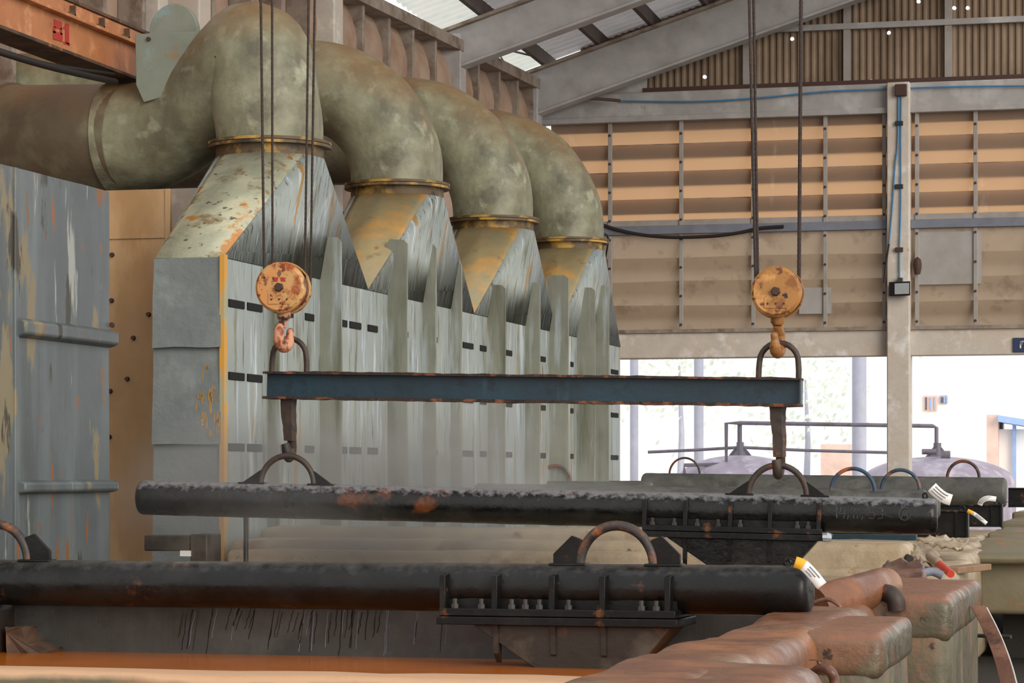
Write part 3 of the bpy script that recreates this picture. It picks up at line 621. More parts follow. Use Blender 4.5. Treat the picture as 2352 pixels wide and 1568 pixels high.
# covers over the far tanks
gy = [17.3, 19.6, 22.2, 24.8, 28.2, 33.5]
far = thing('tank_row', 'row of tan covered tanks running back beneath the stacked steel', 'tank', (-4.5, 25, 0))
for i in range(5):
    xr_ = (-1.75, -1.6, -1.7, -1.9, -2.1)[i]; z = ZR+(-.05, .0, .02, .03, .02)[i]
    obj('cover', rbox((-7.38, gy[i]+.04, 0), (xr_, gy[i+1]-.04, z), .5, .02, 20+i, .09), 'cover', far, smooth=50)
xq = P(2108, 1245, 20.4).x
obj('front_lip', rbox((-7.38, 19.75, .3), (xq, 20.45, 1.165), .4, .018, 31, .07), 'cover', far, smooth=50)
obj('back_ledge', rbox((-7.38, 20.5, .3), (P(1640, 1215, 21).x, 21.1, 1.25), .4, .02, 33, .06), 'cover', far, smooth=50)
obj('face_step', rbox((-7.3, 19.55, .3), (P(1560, 1265, 20).x, 19.8, 1.09), .4, .02, 35, .05), 'cover', far, smooth=50)
rt = thing('stepped_tank', 'pale tan tank with stepped ridged top at the right edge', 'tank', (0, 28, 0))
for i, (u, v, hh) in enumerate(((2206, 1270, .725), (2236, 1243, .70), (2268, 1222, .68), (2300, 1196, .65), (2325, 1176, .62))):
    p = PZ(u, v, CZ-hh); p2 = p.y+(3.0 if i < 4 else 3.5)
    obj('ridge', rbox((p.x, p.y, CZ-hh-(.09 if i == 0 else .2)), (3.5, p2, CZ-hh), .5, .014, 40+i, .045), 'tankright', rt, smooth=50)
p = PZ(2206, 1270, CZ-.725); obj('body', rbox((P(2244, 0, p.y).x+.02, p.y+.18, .42), (3.4, p.y+9, ZR-.05), .6, .012, 51, .05), 'tankright', rt, smooth=50)
obj('leg', box(B(), (P(2300, 0, p.y).x, p.y+.6, 0), (P(2340, 0, p.y).x+.6, p.y+1.0, .45)), 'floor', rt)

# ---------------------------------------------------------------- posts with lifting rings
def strokes_on_pipe(px, r, items, x0, ang0, k):
    bm = B()
    for st in items:
        pts = []
        for (a, b) in st:
            th = ang0-b*k/r; pts.append((x0+a*k, -math.cos(th)*(r+.002), math.sin(th)*(r+.002)))
        tube(bm, pts, .0045, 6)
    return bm
def post(label, pl, pr, r, lugs, base, m, lm, pent, name='steel_post', ends=True, ring_m=None):
    """local frame: x along the pipe from left to right, -y towards the photo, z up"""
    ax = (pr-pl).normalized(); L = (pr-pl).length; zz = Vector((0, 0, 1)); yy = zz.cross(ax).normalized(); zz = ax.cross(yy)
    mx = Matrix((ax, yy, zz)).transposed().to_4x4(); mx.translation = pl
    t = thing(name, label, 'steel post', mx=mx)
    rb = min(.05, r*.4); prof = [(0, 0)]
    prof += [(r-rb+rb*math.sin(a), rb-rb*math.cos(a)) for a in [math.pi/2*k/5 for k in range(6)]]
    n = 60
    prof += [(r, rb+(L-2*rb)*k/n) for k in range(1, n)]
    prof += [(r-rb+rb*math.cos(a), L-rb+rb*math.sin(a)) for a in [math.pi/2*k/5 for k in range(6)]]+[(0, L)]
    bm = B(); lathe(bm, prof, (0, 0, 0), (1, 0, 0), 40); rough(bm, .003, 9, L); obj('pipe', bm, m, t, smooth=50, local=True)
    for lx, R, rr in lugs:
        zb = r-.008; pts = []
        pts = [(lx+R*math.cos(a)*1.0, 0, zb+R*1.05*math.sin(a)) for a in [math.pi*k/24 for k in range(25)]]
        bm = B(); tube(bm, pts, rr, 14); o = obj('lifting_ring', bm, ring_m or lm, t, smooth=60, local=True)
        if pent:
            for s in (-1, 1):
                if pent == 5: g = [(R+.01, 0), (R+.145, 0), (R+.145, .06), (R+.045, .155), (R-.01, .135)]
                else: g = [(R-.005, 0), (R+.15, 0), (R+.005, .1), (R-.025, .11)]
                bm = B(); prism(bm, [(lx+s*a, -.012, zb+b) for a, b in g], (0, .024, 0)); obj('gusset', bm, lm, o, local=True, bevel=.003)
                bm = B(); box(bm, (lx+s*(R+.06)-.1, -.05, zb-.004), (lx+s*(R+.06)+.1, .05, zb+.012)); obj('weld_pad', bm, lm, o, local=True, bevel=.006)
    if base:
        b0, b1, ribs, bolts = base; zb = -r-.01; w = .185
        obj('upper_flange', box(B(), (b0, -w, zb-.005), (b1, w, zb+.035)), 'blackplain', t, local=True, bevel=.004)
        obj('lower_flange', box(B(), (b0-.01, -w-.012, zb-.05), (b1+.012, w+.012, zb-.008)), 'blackplain', t, local=True, bevel=.004)
        for x in ribs:
            bm = B(); prism(bm, [(x-.016, -w+.004, zb+.03), (x-.016, -w+.01, r*.55), (x-.016, -r*.5, r*.62), (x-.016, -r*.8, zb+.1), (x-.016, -r*.8, zb+.03)], (.032, 0, 0)); obj('rib', bm, 'blackplain', t, local=True, bevel=.003)
        obj('saddle', box(B(), (b0+.01, -r*.9, zb+.03), (b1-.01, r*.9, -.02)), 'blackplain', t, local=True)
        for x in bolts:
            bm = B(); lathe(bm, [(0, 0), (.02, 0), (.02, .022), (.012, .022), (.012, .05), (0, .05)], (x, -w+.028, zb+.035), (0, 0, 1), 6); obj('bolt', bm, 'steel', t, local=True)
        bm = B(); c0, c1 = b0+.17, b1-.03; d0, d1 = b0+.64, b1-.3; zc = zb-.05; zd = zb-.36
        hexa(bm, [(d0, -w+.05, zd), (d1, -w+.05, zd), (d1, .12, zd), (d0, .12, zd)], [(c0, -w+.04, zc), (c1, -w+.04, zc), (c1, w-.04, zc), (c0, w-.04, zc)])
        obj('base_hopper', bm, 'cone' if pent == 5 else m, t, local=True, bevel=.006)
        for x in ribs[1:4]:
            bm = B(); prism(bm, [(x-.014, -w+.02, zc), (x-.014, -w+.03, zc-.05), (x-.014, -w+.035, zc-.15), (x-.014, -.1, zc-.2), (x-.014, -.1, zc)], (.028, 0, 0)); obj('lower_rib', bm, 'cone' if pent == 5 else 'blackplain', t, local=True)
    return t, mx, L
def along(pl, pr, u):
    """distance along the pipe at which it is seen at column u"""
    lo, hi = -5., (pr-pl).length+5; d = (pr-pl).normalized()
    for _ in range(50):
        m = (lo+hi)/2; q = pl+d*m; uu = 1176+F*(q.x*CA+q.y*SA)/(-q.x*SA+q.y*CA)
        if uu < u: lo = m
        else: hi = m
    return lo
R0 = .1275
# the near post
dl, dr = R0*2*F/104, R0*2*F/115
pr = P(1864, 1356, dr*.995); pl0 = P(0, 1337, dl); pl = pr+(pl0-pr)*1.14
al = lambda u: along(pl, pr, u)
tn, mxn, Ln = post('nearest black steel post with rusty ring, lying across the near tank', pl, pr, R0,
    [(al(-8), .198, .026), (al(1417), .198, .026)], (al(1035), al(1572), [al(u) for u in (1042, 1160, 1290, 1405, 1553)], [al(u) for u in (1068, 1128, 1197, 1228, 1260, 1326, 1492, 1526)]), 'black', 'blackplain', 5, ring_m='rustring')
# the hoisted post
pl2, pr2 = P(318, 1142, R0*2*F/79.5), P(2154, 1186, R0*2*F/84)
al2 = lambda u: along(pl2, pr2, u)
tp, mxp, Lp = post('wet black steel post hanging from the blue lifting beam, embossed near its end', pl2, pr2, R0,
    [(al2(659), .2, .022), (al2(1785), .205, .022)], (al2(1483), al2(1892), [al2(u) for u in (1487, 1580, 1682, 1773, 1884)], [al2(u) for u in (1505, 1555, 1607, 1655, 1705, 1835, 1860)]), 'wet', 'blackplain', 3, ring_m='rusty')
k_ = 1/325.
let = [[(0, 0), (6, -12), (6, 14)], [(16, -12), (12, 4), (26, 4)], [(24, -10), (22, 14)], [(30, 16), (40, -12)], [(46, -10), (44, 14)], [(54, -10), (52, 14)], [(62, 16), (74, -12)],
       [(92, -10), (80, -10), (79, 1), (88, 0), (92, 6), (88, 13), (78, 12)], [(98, -9), (108, -10), (108, -2), (102, 1), (109, 4), (108, 12), (98, 13)]]
cir = [[(158+13*math.cos(a), 1+14*math.sin(a)) for a in [math.pi*2*j/20 for j in range(18)]], [(150, 12), (158, -9), (166, 12)], [(153, 4), (163, 4)]]
o = obj('weld_lettering', strokes_on_pipe(None, R0, let+cir, al2(1918), math.radians(8), k_), 'weld', tp, local=True); o['label'] = 'raised handwritten weld beads'
bm = B(); lathe(bm, [(0, 0), (.03, 0), (.035, .03), (.03, .06), (0, .06)], (al2(1896), -.27, -R0-.03), (1, 0, 0), 10); rough(bm, .012, 30, 1); obj('foil_wrap', bm, 'foil', tp, local=True)
def ring_eye(pt, r=.02, d=(1, 0, 0)):
    bm = B(); pts = [pt+Vector((r*math.cos(a), 0, r*math.sin(a)+r*.7)) for a in [2*math.pi*k/14 for k in range(15)]]; tube(bm, pts, .006, 8, False); return bm
def tagpaper(label, pts, w, d, cut=None, wire=None):
    """paper tag: centre line through photo points, with half width in pixels"""
    t = thing('paper_tag', label, 'tag', P(pts[0][0], pts[0][1], d), 'paper tags wired to the steel')
    sp = smooth_path([Vector((u, v, dd)) for u, v, dd in pts], 5); n = len(sp)
    def strip(i0, i1, off, w0, w1):
        bm = B(); rows = []
        for i in range(i0, i1+1):
            a, b = sp[max(i-1, 0)], sp[min(i+1, n-1)]; tx, ty = b.x-a.x, b.y-a.y; q = math.hypot(tx, ty); nx, ny = -ty/q, tx/q
            rows.append([bm.verts.new(P(sp[i].x+nx*f, sp[i].y+ny*f, d+sp[i].z+off)) for f in (w0, (w0+w1)/2, w1)])
        for a, b in zip(rows, rows[1:]):
            for k in range(2): bm.faces.new((a[k], a[k+1], b[k+1], b[k]))
        return bm
    c = int(n*cut) if cut else 0
    def sheet(nm, bm, m):
        o = obj(nm, bm, m, t, smooth=60); s = o.modifiers.new('thick', 'SOLIDIFY'); s.thickness = .0015; s.offset = 0; return o
    if c: sheet('yellow_head', strip(0, c, 0, -w, w), 'tagyellow')['label'] = 'yellow head'
    sheet('paper', strip(c, n-1, 0, -w, w), 'tagwhite')
    for j in range(3):
        f = -w*.55+j*w*.5; sheet('print_line', strip(c+2, n-4-j, -.004, f-w*.09, f+w*.09), 'tagink')
    if wire:
        bm = B(); tube(bm, smooth_path([P(*q) for q in wire], 4), .004, 6); obj('wire', bm, 'cableblack', t, smooth=60)
    return t
dn = dr
tagpaper('yellow-headed white tag hanging from the nearest post end', [(1826, 1290, 0), (1846, 1298, -.02), (1868, 1320, -.03), (1888, 1345, -.03)], 13, dn-.15, .33, [(1812, 1298, dn-.02), (1806, 1288, dn-.03), (1816, 1282, dn-.06), (1826, 1287, dn-.14)])
bm = B(); tube(bm, [P(1808+7*math.cos(a), 1291+7*math.sin(a), dn-.0) for a in [2*math.pi*k/14 for k in range(15)]], .007, 8, False); obj('tag_eye', bm, 'blackplain', tn, smooth=60)
d2 = R0*2*F/84
bm = B(); tube(bm, [P(2125+5*math.cos(a), 1138+6*math.sin(a), d2) for a in [2*math.pi*k/14 for k in range(15)]], .008, 8, False); obj('tag_eye', bm, 'blackplain', tp, smooth=60)

# ---------------------------------------------------------------- lifting beam with hooks
bl, br = P(611, 0, 19.38), P(1841, 0, 18.42); zl, zr_ = P(611, 915, 19.38).z, P(1841, 933, 18.42).z
bl.z, br.z = zl, zr_
ax = (br-bl).normalized(); yy = Vector((0, 0, 1)).cross(ax).normalized(); zz = ax.cross(yy); LB_ = (br-bl).length; HB = .196
mxb = Matrix((ax, yy, zz)).transposed().to_4x4(); mxb.translation = bl
beam = thing('lifting_beam', 'blue-teal I-beam with flaking rusty flanges hung from two hooks', 'lifting beam', mx=mxb)
obj('web', box(B(), (.01, -.012, .01), (LB_-.01, .012, HB-.01)), 'teal', beam, local=True)
obj('end_plate', box(B(), (LB_-.016, -.06, .0), (LB_, .06, HB)), 'teal', beam, local=True, bevel=.003)
rd = random.Random(3)
for nm, z0, z1 in (('bottom_flange', -.004, .016), ('top_flange', HB-.014, HB+.004)):
    bm = B(); n = 150; rows = []
    for i in range(n+1):
        x = LB_*i/n; j = noise.noise(Vector((x*3, z0*9, 1)))*.006+noise.noise(Vector((x*11, z0*9, 5)))*.005+rd.uniform(-.001, .001)
        lo_ = z0-(j if nm == 'bottom_flange' else 0); hi_ = z1+(j if nm != 'bottom_flange' else 0)
        rows.append([bm.verts.new(c) for c in ((x, -.085+j*.5, lo_), (x, .085, lo_), (x, .085, hi_), (x, -.085+j*.5, hi_))])
    for a, b in zip(rows, rows[1:]):
        for k in range(4): bm.faces.new((a[k], b[k], b[(k+1) % 4], a[(k+1) % 4]))
    bm.faces.new(rows[0]); bm.faces.new(rows[-1][::-1]); bmesh.ops.recalc_face_normals(bm, faces=bm.faces); obj(nm, bm, 'rustedge', beam, local=True)
alb = lambda u: along(bl, br, u)
for u, w in ((663, .135), (1787, .142)):
    x = alb(u); h = .115
    pts = [(x-w, 0, HB-.01), (x-w, 0, HB+h*.5), (x-w*.97, 0, HB+h)]+[(x+w*.97*math.cos(math.pi*(1-k/12)), 0, HB+h+.135*math.sin(math.pi*k/12)) for k in range(1, 12)]+[(x+w*.97, 0, HB+h), (x+w, 0, HB+h*.5), (x+w, 0, HB-.01)]
    bm = B(); tube(bm, pts, .021, 14, True, .02); obj('shackle', bm, 'rusty', beam, local=True, smooth=60)
for u, drop in ((663, .42), (1787, .47)):
    x = alb(u); bm = B(); sg = [(0, .01), (.0, -.06), (.005, -.14), (.014, -.2), (.02, -drop+.11)]
    for sx in (0, 1):
        pass
    n = len(sg); rows = []
    for i, (dx, z) in enumerate(sg):
        w = (.058, .054, .05, .046, .042)[i]
        rows.append([bm.verts.new(c) for c in ((x+dx-w, -.025, z), (x+dx+w*.55, -.032, z), (x+dx+w, .02, z), (x+dx-w*.6, .03, z))])
    for a, b in zip(rows, rows[1:]):
        for k in range(4): bm.faces.new((a[k], b[k], b[(k+1) % 4], a[(k+1) % 4]))
    bm.faces.new(rows[0]); bm.faces.new(rows[-1][::-1]); bmesh.ops.recalc_face_normals(bm, faces=bm.faces)
    bmesh.ops.subdivide_edges(bm, edges=bm.edges[:], cuts=2, use_grid_fill=True); rough(bm, .006, 22, u)
    hk = obj('hanger', bm, 'rusty', beam, local=True, smooth=60)
    # hook: a J in the plane across the beam, its lip towards the photo
    zc = -drop+.04; pts = [(x+.02, .03, zc+.09), (x+.02, .045, zc+.03)]+[(x+.012, .055*math.cos(a), zc-.055*math.sin(a)) for a in [math.pi*k/9 for k in range(10)]]+[(x+.0, -.06, zc+.05)]
    bm = B(); tube(bm, pts, [.034]*2+[.036]*10+[.03], 12); rough(bm, .003, 25, u); obj('hook', bm, 'rusty', hk, local=True, smooth=60)

# ---------------------------------------------------------------- hook blocks and ropes
def hook_block(u, v, d, r, m, hm_, label, face, tip_front):
    c = P(u, v, d); t = thing('hook_block', label, 'hook block', c-Vector((0, 0, r)))
    fw = (Vector((0, 0, 0))-Vector((c.x, c.y, 0))).normalized(); fw = Matrix.Rotation(math.radians(face), 3, 'Z') @ fw   # facing direction of the drum
    th = .24
    def prof(rr, a, b, e): return [(0, a), (rr-e, a), (rr, a+e), (rr, b-e), (rr-e, b), (0, b)]
    bm = B(); lathe(bm, prof(r, .035, th/2, .02), c, fw, 48); obj('front_shell', bm, m, t, smooth=35)
    bm = B(); lathe(bm, prof(r, -th/2, -.02, .02), c, fw, 48); obj('rear_shell', bm, m, t, smooth=35)
    bm = B(); lathe(bm, prof(r-.012, -.02, .035, .002), c, fw, 40); obj('sheave', bm, 'girderdark', t, smooth=35)
    bm = B(); lathe(bm, [(0, 0), (.034, 0), (.034, .022), (.026, .034), (0, .034)], c+fw*th/2, fw, 6); obj('axle_nut', bm, 'boxbrown', t)
    sd = Vector((0, 0, 1)).cross(fw).normalized(); zu = Vector((0, 0, 1))
    def fq(pts, th_=.006): return prism(B(), [c+fw*(th/2)+sd*a+zu*b for a, b in pts], fw*th_)
    s = r/.19
    obj('name_plate', fq([(-.085*s, -.045*s), (.085*s, -.045*s), (.088*s, -.125*s), (-.088*s, -.125*s)]), m, t, bevel=.002)
    for a in (-.06, 0, .06):
        bm = B(); lathe(bm, [(0, 0), (.008, 0), (.006, .006), (0, .006)], c+fw*(th/2+.006)+sd*a*s-zu*.09*s, fw, 8); obj('rivet', bm, 'boxbrown', t)
    bm = B(); lathe(bm, [(r+.001, -.026), (r+.008, -.026), (r+.008, -.008), (r+.001, -.008)], c, fw, 48); obj('band', bm, m, t, smooth=35)
    # neck and hook
    nk = c-zu*(r-.02); bm = B(); lathe(bm, [(0, .0), (.05, 0), (.05, .05), (.036, .07), (0, .07)], nk, (0, 0, -1), 16); obj('neck', bm, hm_, t, smooth=40)
    hd = (fw-sd*.15).normalized() if tip_front else (-fw+sd*.28).normalized()
    z = c.z-r-.05; base = Vector((c.x, c.y, z)); pts = [base, base-zu*.035-hd*.03, base-zu*.07-hd*.066]
    for k in range(1, 10):
        a = math.pi*(k/9.)*1.02; pts.append(base-zu*(.115+.075*math.sin(a))-hd*(.078*math.cos(a)))
    pts.append(base-zu*.055+hd*.098)
    rad = [.034, .036, .038, .041, .044, .046, .047, .046, .044, .04, .034, .027, .016]
    bm = B(); tube(bm, smooth_path(pts, 3), [rad[min(i//3, 12)] for i in range(len(pts)*3-2)], 14); obj('hook', bm, hm_, t, smooth=60)
    return t, c, fw, sd
t1, c1, f1, s1 = hook_block(652, 662, 19.15, .186, 'yellow', 'pinkhook', 'cream and rust hook block with red emblem on the left ropes', -16, False)
zu = Vector((0, 0, 1)); b0 = c1+f1*.12; k = .001
def mark(pts, m='redpaint'):
    o = obj('red_emblem', prism(B(), [b0+s1*a+zu*b for a, b in pts], f1*.004), m, t1); return o
mark([(-.05, .042), (-.034, .072), (-.008, .072), (-.014, .042)]); mark([(.05, .042), (.034, .072), (.008, .072), (.014, .042)])
mark([(0, .072), (.016, .1), (0, .128), (-.016, .1)], 'rag')
t2, c2, f2, s2 = hook_block(1786, 672, 18.42, .178, 'ochre', 'ochrehook', 'ochre hook block with flaking paint on the right ropes', -6, True)
def rope(u0, v0, u1, v1, d, r, label, g):
    a, b = P(u1, v1, d), P(u0, v0, d); dirv = (b-a).normalized()
    bm = B(); n = 220; tube(bm, [a+(b-a)*2.0*k/n for k in range(n+1)], [r*(1+.12*(k % 2)) for k in range(n+1)], 10)
    tag(obj('wire_rope', bm, 'rope', None, smooth=60), label, 'rope', g)
g1, g2 = 'hoist ropes over the left hook block', 'hoist ropes over the right hook block'
rope(599, 0, 607, 650, 19.13, .0095, 'leftmost of the four ropes above the cream hook block', g1)
rope(625, 0, 626, 640, 19.2, .0085, 'second rope from the left above the cream hook block', g1)
rope(709, 0, 700, 650, 19.15, .0085, 'third rope from the left above the cream hook block', g1)
rope(723, 0, 713, 660, 19.2, .0085, 'rightmost of the four ropes above the cream hook block', g1)
rope(1721, 0, 1736, 660, 18.42, .010, 'leftmost of the ropes above the ochre hook block', g2)
rope(1731, 0, 1741, 660, 18.47, .010, 'rope just right of the leftmost, above the ochre hook block', g2)
rope(1840, 0, 1835, 665, 18.42, .013, 'thick rope on the right side of the ochre hook block', g2)

# ---------------------------------------------------------------- stacked steel behind
rz = .1275
def simple_post(label, ul, ur, vl, vr, dl_, dr_, r, lugs, m='black', ring='rustblue', pent=0):
    a, b = P(ul, vl, dl_), P(ur, vr, dr_); m = 'greypost'; f = lambda u: along(a, b, u)
    return post(label, a, b, r, [(f(u), R, rr) for u, R, rr in lugs], None, m, 'blackplain', pent, ring_m=ring)
simple_post('grey-black post just behind the hoisted one, blue and rust ring, white tag on its end', 1120, 2160, 1140, 1161, 25.2, 24.4, .125, [(1958, .205, .018)])
simple_post('dark post second behind the hoisted one, blue ring left of the white tag', 1090, 2130, 1137, 1152, 28.4, 27.5, .13, [(2068, .2, .019)])
simple_post('long grey post at the back of the stack, thin ring at each end', 1476, 2312, 1119, 1131, 34.2, 33.0, .19, [(1572, .2, .014), (2212, .2, .02)], ring='rustring')
simple_post('dark far post partly behind the hood, rusty rings in the steam', 860, 1500, 1126, 1130, 32.6, 32.0, .13, [(1068, .2, .02), (1275, .19, .02)], ring='rustring')
def boxtube(label, ul, ur, v0, v1, d, m='blackplain'):
    a, b = P(ul, v1, d*1.0), P(ur, v1, d); h = (v1-v0)*d/F; b = Vector((b.x, b.y, a.z)); a = Vector((a.x, b.y, b.z))
    t = thing('box_section', label, 'steel section', b)
    w = .2; x0, x1, y0, z0 = a.x, b.x, b.y, b.z
    bm = B(); th = .02
    box(bm, (x0, y0, z0+h-th), (x1, y0+w, z0+h)); box(bm, (x0, y0, z0), (x1, y0+w, z0+th)); box(bm, (x0, y0+.03, z0+th), (x1, y0+.05, z0+h-th)); box(bm, (x0, y0+w-.02, z0+th), (x1, y0+w, z0+h-th))
    obj('beam', bm, m, t, bevel=.003)
    obj('end_plate', box(B(), (x1-.02, y0-.005, z0-.005), (x1+.006, y0+w, z0+h+.005)), m, t, bevel=.003)
    obj('stiffener', box(B(), (x1-.13, y0, z0+th), (x1-.11, y0+.04, z0+h-th)), m, t)
    bm = B(); c = Vector((x1-.06, y0+.05, z0+h)); tube(bm, [c+Vector((.03*math.cos(k), 0, .03*math.sin(k)+.02)) for k in [2*math.pi*j/12 for j in range(13)]], .009, 8, False); obj('tag_eye', bm, m, t, smooth=60)
    return t
boxtube('black steel channel section, end standing out right of the hoisted post', 1500, 2222, 1172, 1237, 28.6)
boxtube('black steel channel section farther back, with a curled white tag', 1600, 2301, 1158, 1210, 31.6)
boxtube('dark steel section at the far right edge beyond the long grey post', 2314, 2420, 1120, 1165, 38)
boxtube('flat black section behind the far end of the hood', 1380, 1490, 1104, 1150, 34.8)
p = P(1890, 1246, 27); bm = box(B(), (p.x-.6, p.y, ZR+.01), (P(2110, 1240, 27).x, p.y+.12, ZR+.09)); tag(obj('teal_bar', bm, 'teal', bevel=.006), 'teal steel bar on the covers under the hoisted post', 'bar')
sup = P(1560, 1240, 24.9); bm = box(B(), (sup.x, sup.y, ZR+.02), (sup.x+1.0, sup.y+.25, P(1700, 1182, 25).z-.0)); tag(obj('support_block', bm, 'wood'), 'timber bearer under the stacked posts, behind the post base', 'bearer')
tagpaper('large white tag standing up at the end of the post behind the hoisted one', [(2140, 1118, 0), (2152, 1130, 0), (2168, 1142, -.02), (2185, 1148, -.02)], 13, 24.1)
tagpaper('curled white tag on the farther black section', [(2250, 1160, 0), (2255, 1150, -.03), (2268, 1144, -.04), (2288, 1146, 0)], 6, 31.4, None, [(2288, 1146, 31.4), (2298, 1152, 31.6), (2318, 1152, 31.6)])
tagpaper('narrow white and yellow tag drooping from the nearer black section', [(2222, 1172, 0), (2238, 1180, -.03), (2254, 1192, -.05), (2266, 1202, -.05)], 4.5, 28.5, .3)

# ---------------------------------------------------------------- clutter by the tanks
bm = B(); tube(bm, smooth_path([P(1982, 1262, 20.6), P(2020, 1262, 20.3), P(2060, 1270, 19.9), P(2090, 1284, 19.6)], 5), .03, 14); tag(obj('black_hose', bm, 'cableblack', None, smooth=60), 'short black hose lying on the tan tank covers', 'hose')
def sheet(pts3, m, label, name, cat, seed, amp=.03, n=10):
    a, b, c, d = [Vector(p) for p in pts3]; bm = B(); g = [[None]*(n+1) for _ in range(n+1)]
    for i in range(n+1):
        for j in range(n+1):
            s, t_ = i/n, j/n; q = a*(1-s)*(1-t_)+b*s*(1-t_)+c*s*t_+d*(1-s)*t_
            q.z += amp*(noise.noise(Vector((s*4, t_*4, seed)))+.6*noise.noise(Vector((s*9, t_*9, seed+3)))); q.x += amp*.5*noise.noise(Vector((s*5, t_*5, seed+9))); g[i][j] = bm.verts.new(q)
    for i in range(n):
        for j in range(n): bm.faces.new((g[i][j], g[i+1][j], g[i+1][j+1], g[i][j+1]))
    o = obj(name, bm, m, None, smooth=50); s = o.modifiers.new('thick', 'SOLIDIFY'); s.thickness = .012
    return tag(o, label, cat)
sheet([P(2010, 1325, 18.0), P(2130, 1328, 18.0), P(2120, 1288, 18.6), P(2040, 1284, 18.8)], 'rag', 'wet rust-brown folded sheet behind the second tank block', 'folded_sheet', 'sheet', 1)
sheet([P(2050, 1262, 20), P(2150, 1300, 19.6), P(2160, 1268, 20.2), P(2095, 1243, 20.6)], 'cloth', 'stiff crumpled tan cloth draped on the tank edge', 'crumpled_cloth', 'cloth', 2, .06)
sheet([P(2105, 1240, 21.5), P(2200, 1262, 21.2), P(2228, 1240, 22), P(2150, 1228, 22.3)], 'cover', 'torn tan flap under the black channel section', 'torn_flap', 'sheet', 3, .05)
t = thing('red_hose', 'red hose end bound with cloth beside the second tank', 'hose', P(2180, 1318, 19))
bm = B(); tube(bm, smooth_path([P(2150, 1290, 19.2), P(2166, 1302, 19), P(2184, 1318, 18.8)], 5), .028, 14); obj('hose', bm, 'redhose', t, smooth=60)
bm = B(); tube(bm, smooth_path([P(2134, 1276, 19.3), P(2144, 1284, 19.2), P(2158, 1294, 19.1)], 5), .034, 12, True, .15); obj('binding', bm, 'cloth', t, smooth=60)
bm = B(); tube(bm, smooth_path([P(2115, 1318, 18.2), P(2140, 1312, 18.3), P(2165, 1322, 18.3)], 4), .03, 12); tag(obj('grey_hose', bm, 'bluerail', None, smooth=60), 'blue-grey pipe stub behind the second tank block', 'pipe')
bm = B(); a = P(2155, 1302, 19.9); box(bm, (0, 0, -.05), (.16, .9, 0), Matrix.Translation(a) @ Matrix.Rotation(math.radians(-12), 4, 'Z')); tag(obj('plank', bm, 'wood', bevel=.006), 'short weathered plank in the gap beside the stepped tank', 'plank')
t = thing('belt', 'rust-brown slanting belt with pale cord in the dark gap at lower right', 'belt', P(2300, 1560, 15.6))
sp = smooth_path([P(2250, 1395, 16.2), P(2280, 1455, 16), P(2308, 1530, 15.7), P(2330, 1620, 15.5)], 5); bm = B(); rows = [(bm.verts.new(p+Vector((-.05, 0, 0))), bm.verts.new(p+Vector((.04, -.02, 0)))) for p in sp]
for a, b in zip(rows, rows[1:]): bm.faces.new((a[0], a[1], b[1], b[0]))
o = obj('strap', bm, 'rag', t); s = o.modifiers.new('thick', 'SOLIDIFY'); s.thickness = .02
bm = B(); tube(bm, [p+Vector((.045, -.03, 0)) for p in sp], .006, 8); obj('cord', bm, 'ropewhite', t, smooth=60)
bm = B(); tube(bm, [P(2236, 1459, 17.2), P(2322, 1462, 17)], .013, 10); tag(obj('steel_rod', bm, 'steel', None, smooth=60), 'thin steel rod sticking out in the dark gap at lower right', 'rod')
# dark box and post at the back left
t = thing('drive_box', 'dark boxy drive unit with a white label at the foot of the hood', 'machine box', P(410, 1290, 19.2))
a, b = P(328, 1265, 19.6), P(490, 1226, 19.6)
obj('housing', box(B(), (P(400, 0, 19.2).x, a.y, P(0, 1290, 19.2).z-.02), (b.x, a.y+.3, b.z)), 'cone', t, bevel=.01)
obj('side_unit', box(B(), (a.x, a.y+.02, a.z), (P(398, 0, 19.2).x, a.y+.25, b.z-.01)), 'cone', t, bevel=.01)
bm = box(B(), (P(377, 0, 19.2).x, a.y-.02, P(0, 1280, 19.2).z), (P(403, 0, 19.2).x, a.y+.02, P(0, 1267, 19.2).z)); obj('white_label', bm, 'tagwhite', t)
bm = B(); p = P(565, 1300, 19.9); tube(bm, [(p.x, p.y, ZR-.1), (p.x, p.y, P(565, 1150, 19.9).z)], .019, 14); tag(obj('upright_rod', bm, 'steel', None, smooth=60), 'thin upright steel rod behind the hoisted post, left side', 'rod')

# ---------------------------------------------------------------- fittings on the end wall
def wpt(u, v, off): return PY(u, v, YW-off)
def wcable(pts, r, m, label, off=.22, cat='cable', name='cable'):
    bm = B(); tube(bm, smooth_path([wpt(u, v, off) for u, v in pts], 5), r, 8); return tag(obj(name, bm, m, None, smooth=60), label, cat)
wcable([(1425, 232), (1600, 233), (1750, 224), (1900, 210), (2050, 204), (2200, 199), (2400, 197)], .015, 'blue', 'blue cable run along the top of the end wall beam', .24)
wcable([(1228, 280), (1228, 262), (1236, 238), (1256, 225), (1340, 225), (1425, 231)], .028, 'conduit', 'brown conduit curving out of the corner under the roof', .42, 'conduit', 'conduit')
wcable([(2064, 222), (2062, 330), (2056, 380), (2050, 470), (2042, 560)], .014, 'blue', 'left blue cable down the white column', .39)
wcable([(2070, 222), (2069, 330), (2069, 470), (2066, 570), (2066, 640)], .014, 'blue', 'right blue cable down to the floodlight', .39)
wcable([(2042, 560), (2036, 600), (2030, 650)], .016, 'cableblack', 'black cable tail on the left edge of the white column', .39)
wcable([(1372, 512), (1420, 528), (1480, 540), (1550, 545), (1640, 542), (1700, 534), (1745, 524), (1800, 520)], .03, 'cableblack', 'slack black cable along the blue rail', .228)
